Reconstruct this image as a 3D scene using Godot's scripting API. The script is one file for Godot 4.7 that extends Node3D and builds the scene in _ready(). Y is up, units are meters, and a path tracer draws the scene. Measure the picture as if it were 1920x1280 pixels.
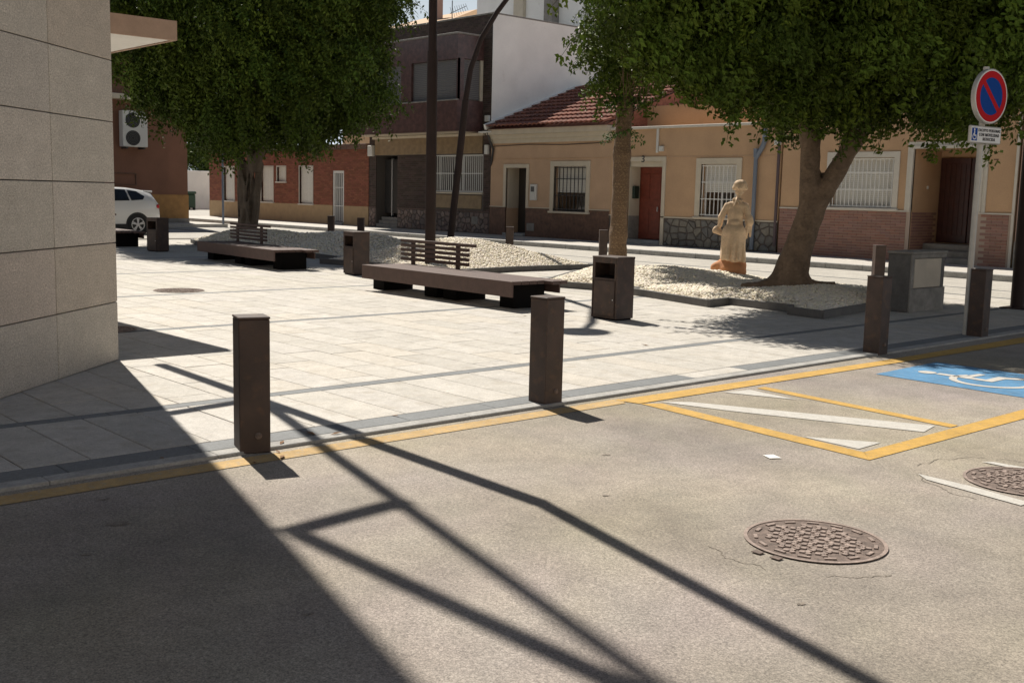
extends Node3D
# World frame: x runs along the house fronts (to the right), z from the houses towards the stone corner building,
# y is up; the camera stands on the road at x = 0, z = 0. Kerb of the plaza at x = -5.95, house fronts at z = -26.5.

const ROAD := -0.022       # road level; the plaza paving is level 0
const SW := 0.12           # far pavement level
const ZF := -26.5          # plane of the house fronts
const SUNX := 0.725        # shadow of one metre: along x
const SUNZ := 0.194        # shadow of one metre: along z

var M := {}
var used := {}
var rng := RandomNumberGenerator.new()

# ---------------------------------------------------------------- mesh collector
class MB:
	var v := PackedVector3Array()
	var n := PackedVector3Array()
	var c := PackedColorArray()
	var col := Color(1, 1, 1)
	func tri_n(a: Vector3, b: Vector3, d: Vector3, na: Vector3, nb: Vector3, nd: Vector3) -> void:
		if (b - a).cross(d - a).dot(na + nb + nd) > 0.0:
			v.append(a); v.append(d); v.append(b)
			n.append(na); n.append(nd); n.append(nb)
		else:
			v.append(a); v.append(b); v.append(d)
			n.append(na); n.append(nb); n.append(nd)
		c.append(col); c.append(col); c.append(col)
	func tri(a: Vector3, b: Vector3, d: Vector3, out: Vector3) -> void:
		var m := (b - a).cross(d - a).normalized()
		if m.dot(out) < 0.0: m = -m
		tri_n(a, b, d, m, m, m)
	func quad(a: Vector3, b: Vector3, d: Vector3, e: Vector3, out: Vector3) -> void:
		tri(a, b, d, out); tri(a, d, e, out)
	func box(lo: Vector3, hi: Vector3, skip := "") -> void:
		var p := lo; var q := hi
		if not "x" in skip: quad(Vector3(p.x, p.y, p.z), Vector3(p.x, q.y, p.z), Vector3(p.x, q.y, q.z), Vector3(p.x, p.y, q.z), Vector3.LEFT)
		if not "X" in skip: quad(Vector3(q.x, p.y, p.z), Vector3(q.x, q.y, p.z), Vector3(q.x, q.y, q.z), Vector3(q.x, p.y, q.z), Vector3.RIGHT)
		if not "y" in skip: quad(Vector3(p.x, p.y, p.z), Vector3(q.x, p.y, p.z), Vector3(q.x, p.y, q.z), Vector3(p.x, p.y, q.z), Vector3.DOWN)
		if not "Y" in skip: quad(Vector3(p.x, q.y, p.z), Vector3(q.x, q.y, p.z), Vector3(q.x, q.y, q.z), Vector3(p.x, q.y, q.z), Vector3.UP)
		if not "z" in skip: quad(Vector3(p.x, p.y, p.z), Vector3(q.x, p.y, p.z), Vector3(q.x, q.y, p.z), Vector3(p.x, q.y, p.z), Vector3.FORWARD)
		if not "Z" in skip: quad(Vector3(p.x, p.y, q.z), Vector3(q.x, p.y, q.z), Vector3(q.x, q.y, q.z), Vector3(p.x, q.y, q.z), Vector3.BACK)
	func bev(lo: Vector3, hi: Vector3, b := 0.01) -> void:      # box with chamfered edges
		var m := (lo + hi) / 2.0
		var h := (hi - lo) / 2.0
		b = min(b, min(h.x, min(h.y, h.z)) * 0.6)
		for s in [-1.0, 1.0]:
			for ax in 3:
				var a1 := (ax + 1) % 3
				var a2 := (ax + 2) % 3
				var f := []
				for k in [[-1, -1], [1, -1], [1, 1], [-1, 1]]:
					var p := Vector3.ZERO
					p[ax] = s * h[ax]; p[a1] = k[0] * (h[a1] - b); p[a2] = k[1] * (h[a2] - b)
					f.append(m + p)
				var o := Vector3.ZERO
				o[ax] = s
				quad(f[0], f[1], f[2], f[3], o)
				for t in [-1.0, 1.0]:                               # edge along a2 between ax and a1
					var e := []
					for w in [-1.0, 1.0]:
						var p1 := Vector3.ZERO
						p1[ax] = s * h[ax]; p1[a1] = t * (h[a1] - b); p1[a2] = w * (h[a2] - b)
						var p2 := p1
						p2[ax] = s * (h[ax] - b); p2[a1] = t * h[a1]
						e.append(m + p1); e.append(m + p2)
					var o2 := Vector3.ZERO
					o2[ax] = s; o2[a1] = t
					quad(e[0], e[1], e[3], e[2], o2)
		for sx in [-1.0, 1.0]:
			for sy in [-1.0, 1.0]:
				for sz in [-1.0, 1.0]:
					var g := Vector3(sx, sy, sz)
					tri(m + g * Vector3(h.x, h.y - b, h.z - b), m + g * Vector3(h.x - b, h.y, h.z - b), m + g * Vector3(h.x - b, h.y - b, h.z), g)
	func prism(p: PackedVector2Array, y0: float, y1: float, top := true) -> void:   # outline in x, z
		var cc := Vector2.ZERO
		for q in p: cc += q
		cc /= p.size()
		for i in p.size():
			var a := p[i]
			var b := p[(i + 1) % p.size()]
			var d := (b - a).orthogonal()
			if d.dot((a + b) / 2.0 - cc) < 0: d = -d
			quad(Vector3(a.x, y0, a.y), Vector3(b.x, y0, b.y), Vector3(b.x, y1, b.y), Vector3(a.x, y1, a.y), Vector3(d.x, 0, d.y))
		if top: flat(p, y1)
	func flat(p: PackedVector2Array, y: float) -> void:
		var t := Geometry2D.triangulate_polygon(p)
		for i in range(0, t.size(), 3):
			tri(Vector3(p[t[i]].x, y, p[t[i]].y), Vector3(p[t[i + 1]].x, y, p[t[i + 1]].y), Vector3(p[t[i + 2]].x, y, p[t[i + 2]].y), Vector3.UP)
	func tube(p: Array, r: Array, sides := 12, caps := true) -> void:
		var rings := []
		var norms := []
		var side := Vector3.ZERO
		for i in p.size():
			var d: Vector3 = (p[min(i + 1, p.size() - 1)] - p[max(i - 1, 0)]).normalized()
			if side == Vector3.ZERO: side = d.cross(Vector3(0.31, 0.17, 0.93)).normalized() if abs(d.z) < 0.9 else d.cross(Vector3.UP).normalized()
			side = (side - d * side.dot(d)).normalized()
			var up := d.cross(side)
			var ring := []
			var nn := []
			for k in sides:
				var a := TAU * k / sides
				var o := side * cos(a) + up * sin(a)
				nn.append(o)
				ring.append(p[i] + o * r[i])
			rings.append(ring); norms.append(nn)
		for i in p.size() - 1:
			for k in sides:
				var l := (k + 1) % sides
				tri_n(rings[i][k], rings[i][l], rings[i + 1][l], norms[i][k], norms[i][l], norms[i + 1][l])
				tri_n(rings[i][k], rings[i + 1][l], rings[i + 1][k], norms[i][k], norms[i + 1][l], norms[i + 1][k])
		if caps:
			for e in [0, p.size() - 1]:
				var o: Vector3 = (p[e] - p[1 if e == 0 else e - 1]).normalized()
				for k in sides: tri(p[e], rings[e][k], rings[e][(k + 1) % sides], o)
	func lathe(prof: Array, sides := 24, at := Vector3.ZERO) -> void:    # (radius, height) pairs, smooth round the axis
		for i in prof.size() - 1:
			var a: Vector2 = prof[i]
			var b: Vector2 = prof[i + 1]
			var s := Vector2(b.y - a.y, -(b.x - a.x)).normalized()
			for k in sides:
				var t := TAU * k / sides
				var u := TAU * (k + 1) / sides
				var d := Vector3(cos(t), 0, sin(t))
				var e := Vector3(cos(u), 0, sin(u))
				var nd := (d * s.x + Vector3.UP * s.y).normalized()
				var ne := (e * s.x + Vector3.UP * s.y).normalized()
				var p1 := at + d * a.x + Vector3.UP * a.y
				var p2 := at + e * a.x + Vector3.UP * a.y
				var p3 := at + e * b.x + Vector3.UP * b.y
				var p4 := at + d * b.x + Vector3.UP * b.y
				if a.x > 0.0: tri_n(p1, p2, p3, nd, ne, ne)
				if b.x > 0.0: tri_n(p1, p3, p4, nd, ne, nd)
	func xform(t: Transform3D, from := 0) -> void:
		for i in range(from, v.size()):
			v[i] = t * v[i]
			n[i] = (t.basis * n[i]).normalized()
	func mesh() -> ArrayMesh:
		var arr := []
		arr.resize(Mesh.ARRAY_MAX)
		arr[Mesh.ARRAY_VERTEX] = v
		arr[Mesh.ARRAY_NORMAL] = n
		arr[Mesh.ARRAY_COLOR] = c
		var m := ArrayMesh.new()
		m.add_surface_from_arrays(Mesh.PRIMITIVE_TRIANGLES, arr)
		return m

# ---------------------------------------------------------------- nodes
func numbered(called: String) -> String:
	var k: int = used.get(called, 0)
	used[called] = k + 1
	return called if k == 0 else "%s_%03d" % [called, k]

func tag(o: Node, label := "", category := "", group := "", kind := "") -> Node:
	if label: o.set_meta("label", label)
	if category: o.set_meta("category", category)
	if group: o.set_meta("group", group)
	if kind: o.set_meta("kind", kind)
	return o

func thing(called: String, label: String, category: String, at := Vector3.ZERO, turn := 0.0, group := "") -> Node3D:
	var o := Node3D.new()
	o.name = numbered(called)
	add_child(o)
	o.position = at
	o.rotation.y = turn
	tag(o, label, category, group)
	return o

func put(parent: Node, called: String, mesh: Mesh, m: Material, at := Vector3.ZERO, turn := 0.0) -> MeshInstance3D:
	var o := MeshInstance3D.new()
	o.name = numbered(called) if parent == self else called
	o.mesh = mesh
	o.material_override = m
	parent.add_child(o, true)
	o.position = at
	o.rotation.y = turn
	return o

func sub(parent: Node, called: String) -> Node3D:
	var o := Node3D.new()
	o.name = called
	parent.add_child(o, true)
	return o

func setting(called: String, mesh: Mesh, m: Material) -> MeshInstance3D:
	var o := put(self, called, mesh, m)
	o.set_meta("kind", "structure")
	return o

func boxm(lo: Vector3, hi: Vector3, b := 0.0) -> ArrayMesh:
	var mb := MB.new()
	if b > 0.0: mb.bev(lo, hi, b)
	else: mb.box(lo, hi)
	return mb.mesh()

# ---------------------------------------------------------------- materials
func s(c: Color) -> Color:
	return c.linear_to_srgb()

func noise(size: int, freq: float, oct: int, sd: int, kind := FastNoiseLite.TYPE_SIMPLEX_SMOOTH) -> PackedByteArray:
	var f := FastNoiseLite.new()
	f.seed = sd
	f.noise_type = kind
	f.frequency = freq
	f.fractal_octaves = oct
	var im := f.get_seamless_image(size, size)
	im.convert(Image.FORMAT_L8)
	return im.get_data()

# layers: [noise frequency, octaves, strength, colour it pulls towards]; grain: per-pixel speckle
func tex(size: int, base: Color, layers: Array, grain := 0.0, sd := 1, bump := 0.0) -> Array:
	var r := RandomNumberGenerator.new()
	r.seed = sd * 977 + 5
	var ns := []
	var k := 0
	for l in layers:
		ns.append(noise(size, l[0], l[1], sd * 31 + k, FastNoiseLite.TYPE_SIMPLEX_SMOOTH))
		k += 1
	var out := PackedByteArray()
	out.resize(size * size * 3)
	var lum := PackedByteArray()
	lum.resize(size * size)
	var n_l := layers.size()
	var lut := PackedByteArray()
	lut.resize(1025)
	for i in 1025: lut[i] = clampi(int(pow(i / 1024.0, 1.0 / 2.2) * 255.0 + 0.5), 0, 255)
	for i in size * size:
		var cr := base.r
		var cg := base.g
		var cb := base.b
		for j in n_l:
			var l: Array = layers[j]
			var t: float = (ns[j][i] / 255.0 - 0.5) * 2.0
			var w: float = clampf(t * l[2] + l[4], 0.0, 1.0) if l.size() > 4 else t * l[2]
			if l.size() > 4:
				var q: Color = l[3]
				cr += (q.r - cr) * w; cg += (q.g - cg) * w; cb += (q.b - cb) * w
			else:
				cr *= 1.0 + w; cg *= 1.0 + w; cb *= 1.0 + w
		if grain > 0.0:
			var g := 1.0 + (r.randf() + r.randf() - 1.0) * grain
			cr *= g; cg *= g; cb *= g
		out[i * 3] = lut[clampi(int(cr * 1024.0), 0, 1024)]
		out[i * 3 + 1] = lut[clampi(int(cg * 1024.0), 0, 1024)]
		out[i * 3 + 2] = lut[clampi(int(cb * 1024.0), 0, 1024)]
		lum[i] = out[i * 3 + 1]
	var im := Image.create_from_data(size, size, false, Image.FORMAT_RGB8, out)
	var res := [ImageTexture.create_from_image(im), null]
	if bump > 0.0:
		var b := Image.create_from_data(size, size, false, Image.FORMAT_L8, lum)
		b.convert(Image.FORMAT_RGBA8)
		b.bump_map_to_normal_map(bump)
		res[1] = ImageTexture.create_from_image(b)
	return res

func mat(called: String, t, metres: float, rough := 0.85, extra := {}) -> StandardMaterial3D:
	var m := StandardMaterial3D.new()
	m.resource_name = called
	if t is Color:
		m.albedo_color = s(t)
	else:
		m.albedo_texture = t[0]
		if t[1]:
			m.normal_enabled = true
			m.normal_texture = t[1]
			m.normal_scale = 0.6
		m.uv1_triplanar = true
		m.uv1_world_triplanar = true
		m.uv1_scale = Vector3.ONE / metres
	m.roughness = rough
	m.vertex_color_use_as_albedo = true
	for k in extra: m.set(k, extra[k])
	M[called] = m
	return m

func tint(m: StandardMaterial3D, f: Color) -> StandardMaterial3D:     # same stuff from another batch
	var d: StandardMaterial3D = m.duplicate()
	d.albedo_color = s(Color(min(f.r, 1.0), min(f.g, 1.0), min(f.b, 1.0)))
	return d

func make_materials() -> void:
	mat("asphalt", tex(768, Color(.322, .285, .238), [[.16, 2, .26], [.02, 3, .10], [.006, 2, .07], [.012, 4, .5, Color(.265, .24, .21), -.08]], .62, 3, 1.4), 2.9, .93)
	mat("street", tex(192, Color(.40, .38, .34), [[.03, 3, .10], [.01, 2, .08]], .30, 4), 3.0, .9)
	mat("granite", tex(512, Color(.475, .452, .412), [[.10, 3, .10], [.012, 3, .10], [.03, 4, .08], [.02, 4, 1.0, Color(.37, .335, .28), -.20], [.05, 3, 1.3, Color(.28, .25, .21), -.75]], .26, 5), 2.3, .78)
	mat("dark_granite", tex(256, Color(.155, .165, .172), [[.10, 3, .10], [.012, 2, .12]], .25, 6), 1.7, .75)
	mat("kerb", tex(128, Color(.33, .325, .31), [[.08, 3, .14], [.02, 2, .12]], .25, 7), 1.2, .85)
	mat("joint", Color(.10, .088, .070), 1, .95)
	mat("panel", tex(512, Color(.50, .452, .40), [[.22, 2, .42], [.02, 3, .08], [.008, 3, .07], [.02, 4, .6, Color(.38, .33, .28), -.2]], .5, 8, 1.0), 1.9, .8)
	mat("fascia", tex(128, Color(.42, .29, .21), [[.03, 3, .1]], .08, 48), 1.0, .85)
	mat("panel_joint", Color(.05, .045, .04), 1, .95)
	mat("corten", tex(256, Color(.052, .031, .024), [[.02, 4, .3], [.008, 3, .25], [.03, 4, 1.3, Color(.105, .055, .030), -.35], [.10, 3, 1.2, Color(.02, .014, .012), -.6]], .2, 9), 1.1, .6)
	mat("bench_wood", tex(256, Color(.085, .048, .039), [[.015, 3, .14], [.06, 3, .12]], .16, 10), .8, .6)
	mat("black_steel", Color(.012, .011, .011), 1, .85, {"metallic_specular": .15})
	mat("lamp_steel", tex(128, Color(.030, .018, .016), [[.02, 3, .15]], .08, 11), 1.4, .6, {"metallic_specular": .3})
	mat("yellow", tex(384, Color(.46, .28, .058), [[.05, 4, .14], [.012, 3, .12], [.09, 3, 2.0, Color(.30, .25, .18), -.85]], .22, 12), 1.6, .8)
	mat("faded_yellow", tex(384, Color(.42, .285, .12), [[.05, 4, .14], [.012, 3, .12], [.08, 4, 2.0, Color(.33, .28, .21), -.5]], .22, 13), 1.6, .85)
	mat("white_paint", tex(256, Color(.47, .455, .42), [[.05, 4, .10], [.09, 3, 2.0, Color(.33, .29, .24), -.8]], .16, 14), 1.4, .8)
	mat("blue_paint", tex(256, Color(.065, .205, .37), [[.05, 4, .14], [.012, 3, .2], [.08, 4, 2.0, Color(.24, .26, .27), -.8]], .14, 15), 1.4, .8)
	mat("iron", tex(128, Color(.275, .215, .185), [[.05, 3, .3]], .35, 16), .5, .8)
	mat("iron_dark", tex(128, Color(.14, .105, .088), [[.06, 3, .5]], .5, 47), .4, .9)
	mat("pebble", Color(.84, .79, .69), 1, .85)
	mat("soil", tex(128, Color(.56, .50, .40), [[.08, 3, .3]], .4, 17), .7, .95)
	mat("edging", tex(128, Color(.12, .115, .11), [[.04, 3, .2]], .15, 18), 1.0, .7)
	mat("plaster_beige", tex(192, Color(.535, .36, .232), [[.02, 3, .05], [.006, 3, .07]], .07, 20), 3.0, .9)
	mat("plaster_tan", tex(192, Color(.515, .335, .198), [[.02, 3, .05], [.006, 3, .07]], .07, 21), 3.0, .9)
	mat("plaster_pink", tex(128, Color(.40, .27, .22), [[.02, 3, .06]], .07, 22), 3.0, .9)
	mat("plaster_brown", tex(192, Color(.22, .105, .065), [[.02, 3, .06], [.007, 3, .10]], .08, 23), 3.0, .9)
	mat("white_wall", tex(256, Color(.88, .86, .82), [[.012, 4, .07], [.03, 4, .5, Color(.45, .40, .34), -.32]], .04, 24), 5.0, .9)
	mat("cream", tex(128, Color(.58, .51, .40), [[.03, 3, .07]], .05, 25), 1.5, .8)
	mat("white_trim", tex(128, Color(.60, .56, .49), [[.03, 3, .07]], .05, 26), 1.5, .75)
	mat("cream_wall", tex(128, Color(.46, .39, .30), [[.03, 3, .06]], .05, 46), 3.0, .9)
	mat("brown_tile", tex(192, Color(.125, .062, .038), [[.05, 3, .35], [.02, 2, .2]], .2, 27), 1.6, .6)
	mat("beige_dado", tex(192, Color(.40, .28, .155), [[.02, 3, .08], [.05, 3, .06]], .1, 28), 2.0, .85)
	mat("ochre_tile", tex(128, Color(.36, .19, .06), [[.03, 3, .2]], .12, 29), 1.4, .7)
	mat("ochre_marble", tex(128, Color(.25, .175, .095), [[.03, 4, .22]], .1, 30), 1.4, .4)
	mat("red_marble", tex(128, Color(.088, .043, .038), [[.03, 4, .4], [.09, 3, .2]], .12, 31), 1.2, .35)
	mat("brick_red", Color(1, 1, 1), 1, .9)
	mat("mortar_red", Color(.17, .075, .05), 1, .95)
	mat("mortar_dark", Color(.10, .085, .075), 1, .95)
	mat("mortar_pale", Color(.42, .33, .27), 1, .95)
	mat("stone_mortar", Color(.11, .09, .08), 1, .95)
	mat("roof_tile", tex(128, Color(.30, .125, .085), [[.04, 3, .3]], .25, 32), .9, .88)
	mat("red_door", tex(128, Color(.20, .038, .018), [[.03, 3, .2]], .1, 33), .9, .45)
	mat("dark_door", tex(128, Color(.055, .014, .010), [[.03, 3, .25]], .1, 34), .9, .4)
	mat("black_door", Color(.03, .024, .02), 1, .5)
	mat("white_metal", Color(.70, .69, .66), 1, .5)
	mat("dark_metal", Color(.035, .032, .03), 1, .5)
	mat("shutter", Color(.15, .145, .145), 1, .7)
	mat("blind", Color(.70, .68, .62), 1, .85)
	mat("glass", Color(.05, .06, .07), 1, .06, {"transparency": BaseMaterial3D.TRANSPARENCY_ALPHA})
	(M.glass as StandardMaterial3D).albedo_color = Color(.1, .12, .13, .15)
	mat("room", Color(.46, .42, .36), 1, .95)
	mat("pipe_blue", Color(.16, .19, .24), 1, .5)
	mat("conduit", Color(.10, .07, .075), 1, .6)
	mat("plastic_white", Color(.62, .61, .57), 1, .5)
	mat("green_plastic", Color(.012, .045, .025), 1, .45)
	mat("dark_green", Color(.012, .028, .02), 1, .4)
	mat("concrete", tex(128, Color(.24, .225, .205), [[.03, 4, .22], [.08, 3, .1]], .16, 35), 1.2, .9)
	mat("concrete_dark", tex(128, Color(.12, .115, .11), [[.03, 4, .25], [.08, 3, .1]], .16, 36), 1.2, .9)
	mat("cabinet_door", tex(128, Color(.48, .42, .34), [[.02, 3, .1]], .06, 37), 1.4, .7)
	mat("galvanised", tex(128, Color(.50, .48, .44), [[.03, 3, .12]], .08, 38), .8, .45, {"metallic": .25})
	mat("sign_red", Color(.50, .012, .018), 1, .75, {"metallic_specular": .25})
	mat("sign_blue", Color(.006, .06, .30), 1, .75, {"metallic_specular": .25})
	mat("sign_white", Color(.74, .73, .71), 1, .4)
	mat("ink", Color(.02, .02, .025), 1, .7)
	mat("statue_stone", tex(256, Color(.66, .50, .345), [[.03, 4, .16], [.09, 3, .12], [.012, 3, .15]], .16, 39), .9, .85)
	mat("terracotta", tex(128, Color(.48, .22, .10), [[.03, 4, .2]], .16, 40), .7, .85)
	mat("bark", tex(192, Color(.175, .12, .078), [[.02, 4, .35], [.08, 3, .35], [.03, 3, 1.0, Color(.26, .19, .13), -.4]], .35, 41, 2.5), .9, .92)
	mat("bark_grey", tex(192, Color(.15, .115, .085), [[.02, 4, .25], [.07, 3, .2]], .25, 42, 1.5), .9, .9)
	mat("bark_sun_dapples", tex(192, Color(.135, .085, .05), [[.10, 3, 2.2, Color(.33, .24, .14), -.55], [.07, 4, 2.0, Color(.035, .024, .016), -.7]], .35, 43, 2.5), .8, .92)  # pale spots are sun dapples put into the bark colour
	mat("roots", Color(.155, .095, .06), 1, .9)
	mat("leaf", Color(1, 1, 1), 1, .5, {"backlight": Color(.66, .78, .16), "metallic_specular": .25, "cull_mode": BaseMaterial3D.CULL_DISABLED})
	mat("car_white", Color(.72, .72, .72), 1, .25, {"clearcoat_enabled": true, "clearcoat": .8, "clearcoat_roughness": .05})
	mat("car_glass", Color(.012, .014, .018), 1, .06)
	mat("car_black", Color(.016, .016, .017), 1, .6)
	mat("rubber", Color(.02, .02, .02), 1, .85)
	mat("alloy", Color(.55, .55, .56), 1, .35, {"metallic": .6})
	mat("lamp_red", Color(.38, .012, .015), 1, .2)
	mat("lamp_glass", Color(.5, .5, .48), 1, .3)
	mat("dead_leaf", Color(.20, .105, .045), 1, .8, {"cull_mode": BaseMaterial3D.CULL_DISABLED})
	mat("paper", Color(.74, .73, .70), 1, .9)
	mat("stain", tex(128, Color(.20, .172, .142), [[.06, 4, .35]], .6, 44), .4, .95)

# ---------------------------------------------------------------- ground
func in_view(x: float, z: float) -> bool:
	var X := x * .6717 - z * .7408
	var Z := -x * .7408 - z * .6717
	return Z > 2.0 and abs(X) < Z * .50 + .6

func hidden_by_corner(x: float, z: float) -> bool:
	if x < -9.84: return z > -3.5
	return x < -7.0 and z > -3.2 + (x + 9.84) * 1.0724

const BEDS := {
	"left": [Vector2(-29.6, -14.3), Vector2(-27.7, -13.6), Vector2(-24.2, -14.1), Vector2(-21.0, -13.7), Vector2(-22.0, -15.6), Vector2(-21.6, -17.7), Vector2(-27.0, -17.4), Vector2(-30.6, -17.7)],
	"middle": [Vector2(-20.5, -12.9), Vector2(-18.6, -13.4), Vector2(-16.6, -13.1), Vector2(-16.85, -15.4), Vector2(-16.75, -17.6), Vector2(-19.0, -17.2), Vector2(-20.9, -17.7), Vector2(-20.4, -15.2)],
	"right": [Vector2(-13.95, -13.35), Vector2(-12.03, -13.84), Vector2(-12.0, -13.55), Vector2(-10.07, -13.06), Vector2(-10.15, -13.65), Vector2(-8.93, -13.54), Vector2(-8.80, -13.28), Vector2(-8.22, -13.2), Vector2(-8.55, -15.3), Vector2(-8.3, -16.6), Vector2(-11.0, -17.7), Vector2(-15.9, -17.7), Vector2(-15.2, -15.3)],
}

func make_ground() -> void:
	# the road: one sheet to the horizon, close-meshed near the camera so that its patches of tone can vary
	var xs := [-400.0, -150.0, -80.0, -42.0, -20.0, -8.0]
	var zs := [-400.0, -150.0, -80.0, -45.0, -30.0, -20.0]
	var q := -6.0
	while q < 6.0:
		xs.append(q); q += .22
	q = -18.0
	while q < 1.0:
		zs.append(q); q += .22
	xs.append_array([6.0, 12.0, 30.0, 80.0, 400.0])
	zs.append_array([1.0, 8.0, 30.0, 100.0, 400.0])
	var fn := FastNoiseLite.new()
	fn.seed = 77
	fn.frequency = .35
	fn.fractal_octaves = 4
	var fn2 := FastNoiseLite.new()
	fn2.seed = 12
	fn2.frequency = 1.6
	fn2.fractal_octaves = 2
	var mb := MB.new()
	var cols := {}
	for i in xs.size():
		for j in zs.size():
			var t: float = clampf(.86 + fn.get_noise_2d(xs[i], zs[j]) * .30 + fn2.get_noise_2d(xs[i], zs[j]) * .13, .6, 1.0)
			cols[Vector2i(i, j)] = Color(t, t * (1.0 + fn2.get_noise_2d(xs[i] + 40, zs[j]) * .03), t * (1.0 + fn.get_noise_2d(xs[i] + 90, zs[j]) * .16))
	for i in xs.size() - 1:
		for j in zs.size() - 1:
			var p := [Vector2i(i, j), Vector2i(i + 1, j), Vector2i(i + 1, j + 1), Vector2i(i, j + 1)]
			for t in [[0, 1, 2], [0, 2, 3]]:
				for k in t:
					mb.v.append(Vector3(xs[p[k].x], ROAD, zs[p[k].y])); mb.n.append(Vector3.UP); mb.c.append(cols[p[k]])
	var road := setting("road", mb.mesh(), M.asphalt)
	# dark blots on the asphalt
	var r := RandomNumberGenerator.new()
	r.seed = 8
	for b in [[-5.05, -2.04, .10], [-5.5, -2.15, .05], [-4.7, -1.75, .05], [-3.5, -2.15, .04], [-3.95, -4.3, .045], [-2.35, -3.75, .035], [-2.0, -5.2, .045], [-4.6, -5.0, .05], [-2.7, -7.6, .06]]:
		var pl := PackedVector2Array()
		var cnt := 14
		for k in cnt:
			var a := TAU * k / cnt
			var rad: float = b[2] * .62 * (r.randf_range(.25, 1.0) if k % 2 else r.randf_range(.5, 1.1))
			pl.append(Vector2(b[0] + cos(a) * rad * .7, b[1] + sin(a) * rad * 1.2))
		var sm := MB.new()
		sm.flat(pl, ROAD + .003)
		put(road, "stain", sm.mesh(), M.stain)
	# far street and side street: paler, worn
	var st := MB.new()
	st.box(Vector3(-140, -.2, -23.6), Vector3(-5.95, ROAD + .006, -18.92))
	st.box(Vector3(-140, -.2, -80), Vector3(-52.9, ROAD + .006, -23.62))
	st.box(Vector3(-41.2, -.2, -18.28), Vector3(-32.5, ROAD + .006, 30))
	setting("street", st.mesh(), M.street)
	for zz in [-19.35, -21.0]:  # two thin dark strips running along the far street
		var g := setting("street_dark_strip", boxm(Vector3(-60, ROAD + .006, zz), Vector3(-6, ROAD + .011, zz + .09)), M.dark_granite)
	# far pavement in front of the houses, with kerb stones
	var pv := MB.new()
	pv.box(Vector3(-52.7, -.1, -40), Vector3(20, SW, -23.74))
	var pave := setting("pavement", pv.mesh(), M.granite)
	var kx := -52.7
	while kx < 10.0:
		put(pave, "kerb_stone", KERBM, M.kerb, Vector3(kx, 0, 0))
		kx += 1.0
	var sw := MB.new()
	sw.box(Vector3(-43.2, -.1, -21.5), Vector3(-41.2, SW, 30))
	setting("pavement", sw.mesh(), M.granite)

var KERBM: ArrayMesh

func make_plaza() -> void:
	var root := Node3D.new()
	root.name = "plaza_pavement"
	add_child(root)
	root.set_meta("kind", "structure")
	put(root, "bedding", boxm(Vector3(-32.5, -.2, -18.9), Vector3(-5.97, -.007, 12)), M.joint)
	# edge of the plaza: pale kerb stones, dark granite border
	var kb := boxm(Vector3(-6.075, -.15, -.494), Vector3(-5.95, 0.0, .494), .004)
	var z := -18.4
	while z < 3.0:
		put(root, "kerb_stone", kb, M.kerb, Vector3(0, 0, z))
		z += .992
	var db := boxm(Vector3(-6.30, -.12, -.395), Vector3(-6.08, 0.0, .395), .004)
	z = -18.5
	while z < 3.0:
		put(root, "border_stone", db, M.granite if abs(z - -8.42) < .398 else M.dark_granite, Vector3(0, 0, z))
		z += .796
	# dark cross strips every four metres
	var strips := [-7.51, -11.70, -15.45, -19.5, -23.5, -27.5, -31.5]
	var sb := boxm(Vector3(-.062, -.1, -.495), Vector3(.062, 0.0, .495), .003)
	for sx in strips:
		z = -18.4
		while z < 3.0:
			if not hidden_by_corner(sx, z + .9): put(root, "strip_stone", sb, M.dark_granite, Vector3(sx, 0, z))
			z += .995
	# slabs
	var r := RandomNumberGenerator.new()
	r.seed = 21
	var list := []
	var edges := [-6.305]
	for sx in strips:
		edges.append(sx + .065); edges.append(sx - .065)
	for b in range(0, edges.size() - 1, 2):
		var x1: float = edges[b]
		var x0: float = edges[b + 1]
		var n := int(round((x1 - x0) / 1.02))
		var step := (x1 - x0) / n
		z = -18.86
		var row := 0
		while z < 1.0:
			var cuts := [x0]
			if n > 1:
				var off: float = [.0, .5, .25, .75][row % 4] * step
				var cx := x0 + (off if off > .01 else step)
				while cx < x1 - .12:
					cuts.append(cx); cx += step
			cuts.append(x1)
			for k in cuts.size() - 1:
				var mx: float = (cuts[k] + cuts[k + 1]) / 2.0
				var mz := z + .19
				if not hidden_by_corner(mx, mz): list.append([mx, mz, cuts[k + 1] - cuts[k] - .009, .383 - .009, Vector2(mx, mz).length() + (0.0 if in_view(mx, mz) else 500.0)])
			z += .383
			row += 1
	list.sort_custom(func(p, w): return p[4] < w[4])
	var mats := []
	for f in [Color(1, 1, 1), Color(.97, .965, .955), Color(.93, .93, .925), Color(.985, .965, .935), Color(.90, .90, .895), Color(.96, .96, .97)]: mats.append(tint(M.granite, f))
	var cache := {}
	var rest := MB.new()
	for i in list.size():
		var e: Array = list[i]
		var dy := r.randf_range(-.0012, .0012)
		if i < 300:
			var key := int(round(e[2] * 200.0))
			if not cache.has(key): cache[key] = boxm(Vector3(-e[2] / 2, -.05, -e[3] / 2), Vector3(e[2] / 2, 0, e[3] / 2), .0035)
			put(root, "slab", cache[key], mats[r.randi() % 6], Vector3(e[0], dy, e[1]))
		else:
			var g := r.randf_range(.88, 1.0)
			rest.col = Color(g, g * r.randf_range(.985, 1.0), g * r.randf_range(.95, 1.0))
			rest.box(Vector3(e[0] - e[2] / 2, -.03, e[1] - e[3] / 2), Vector3(e[0] + e[2] / 2, dy, e[1] + e[3] / 2), "y")
	tag(put(root, "slab_field", rest.mesh(), M.granite), "", "", "", "stuff")

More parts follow.
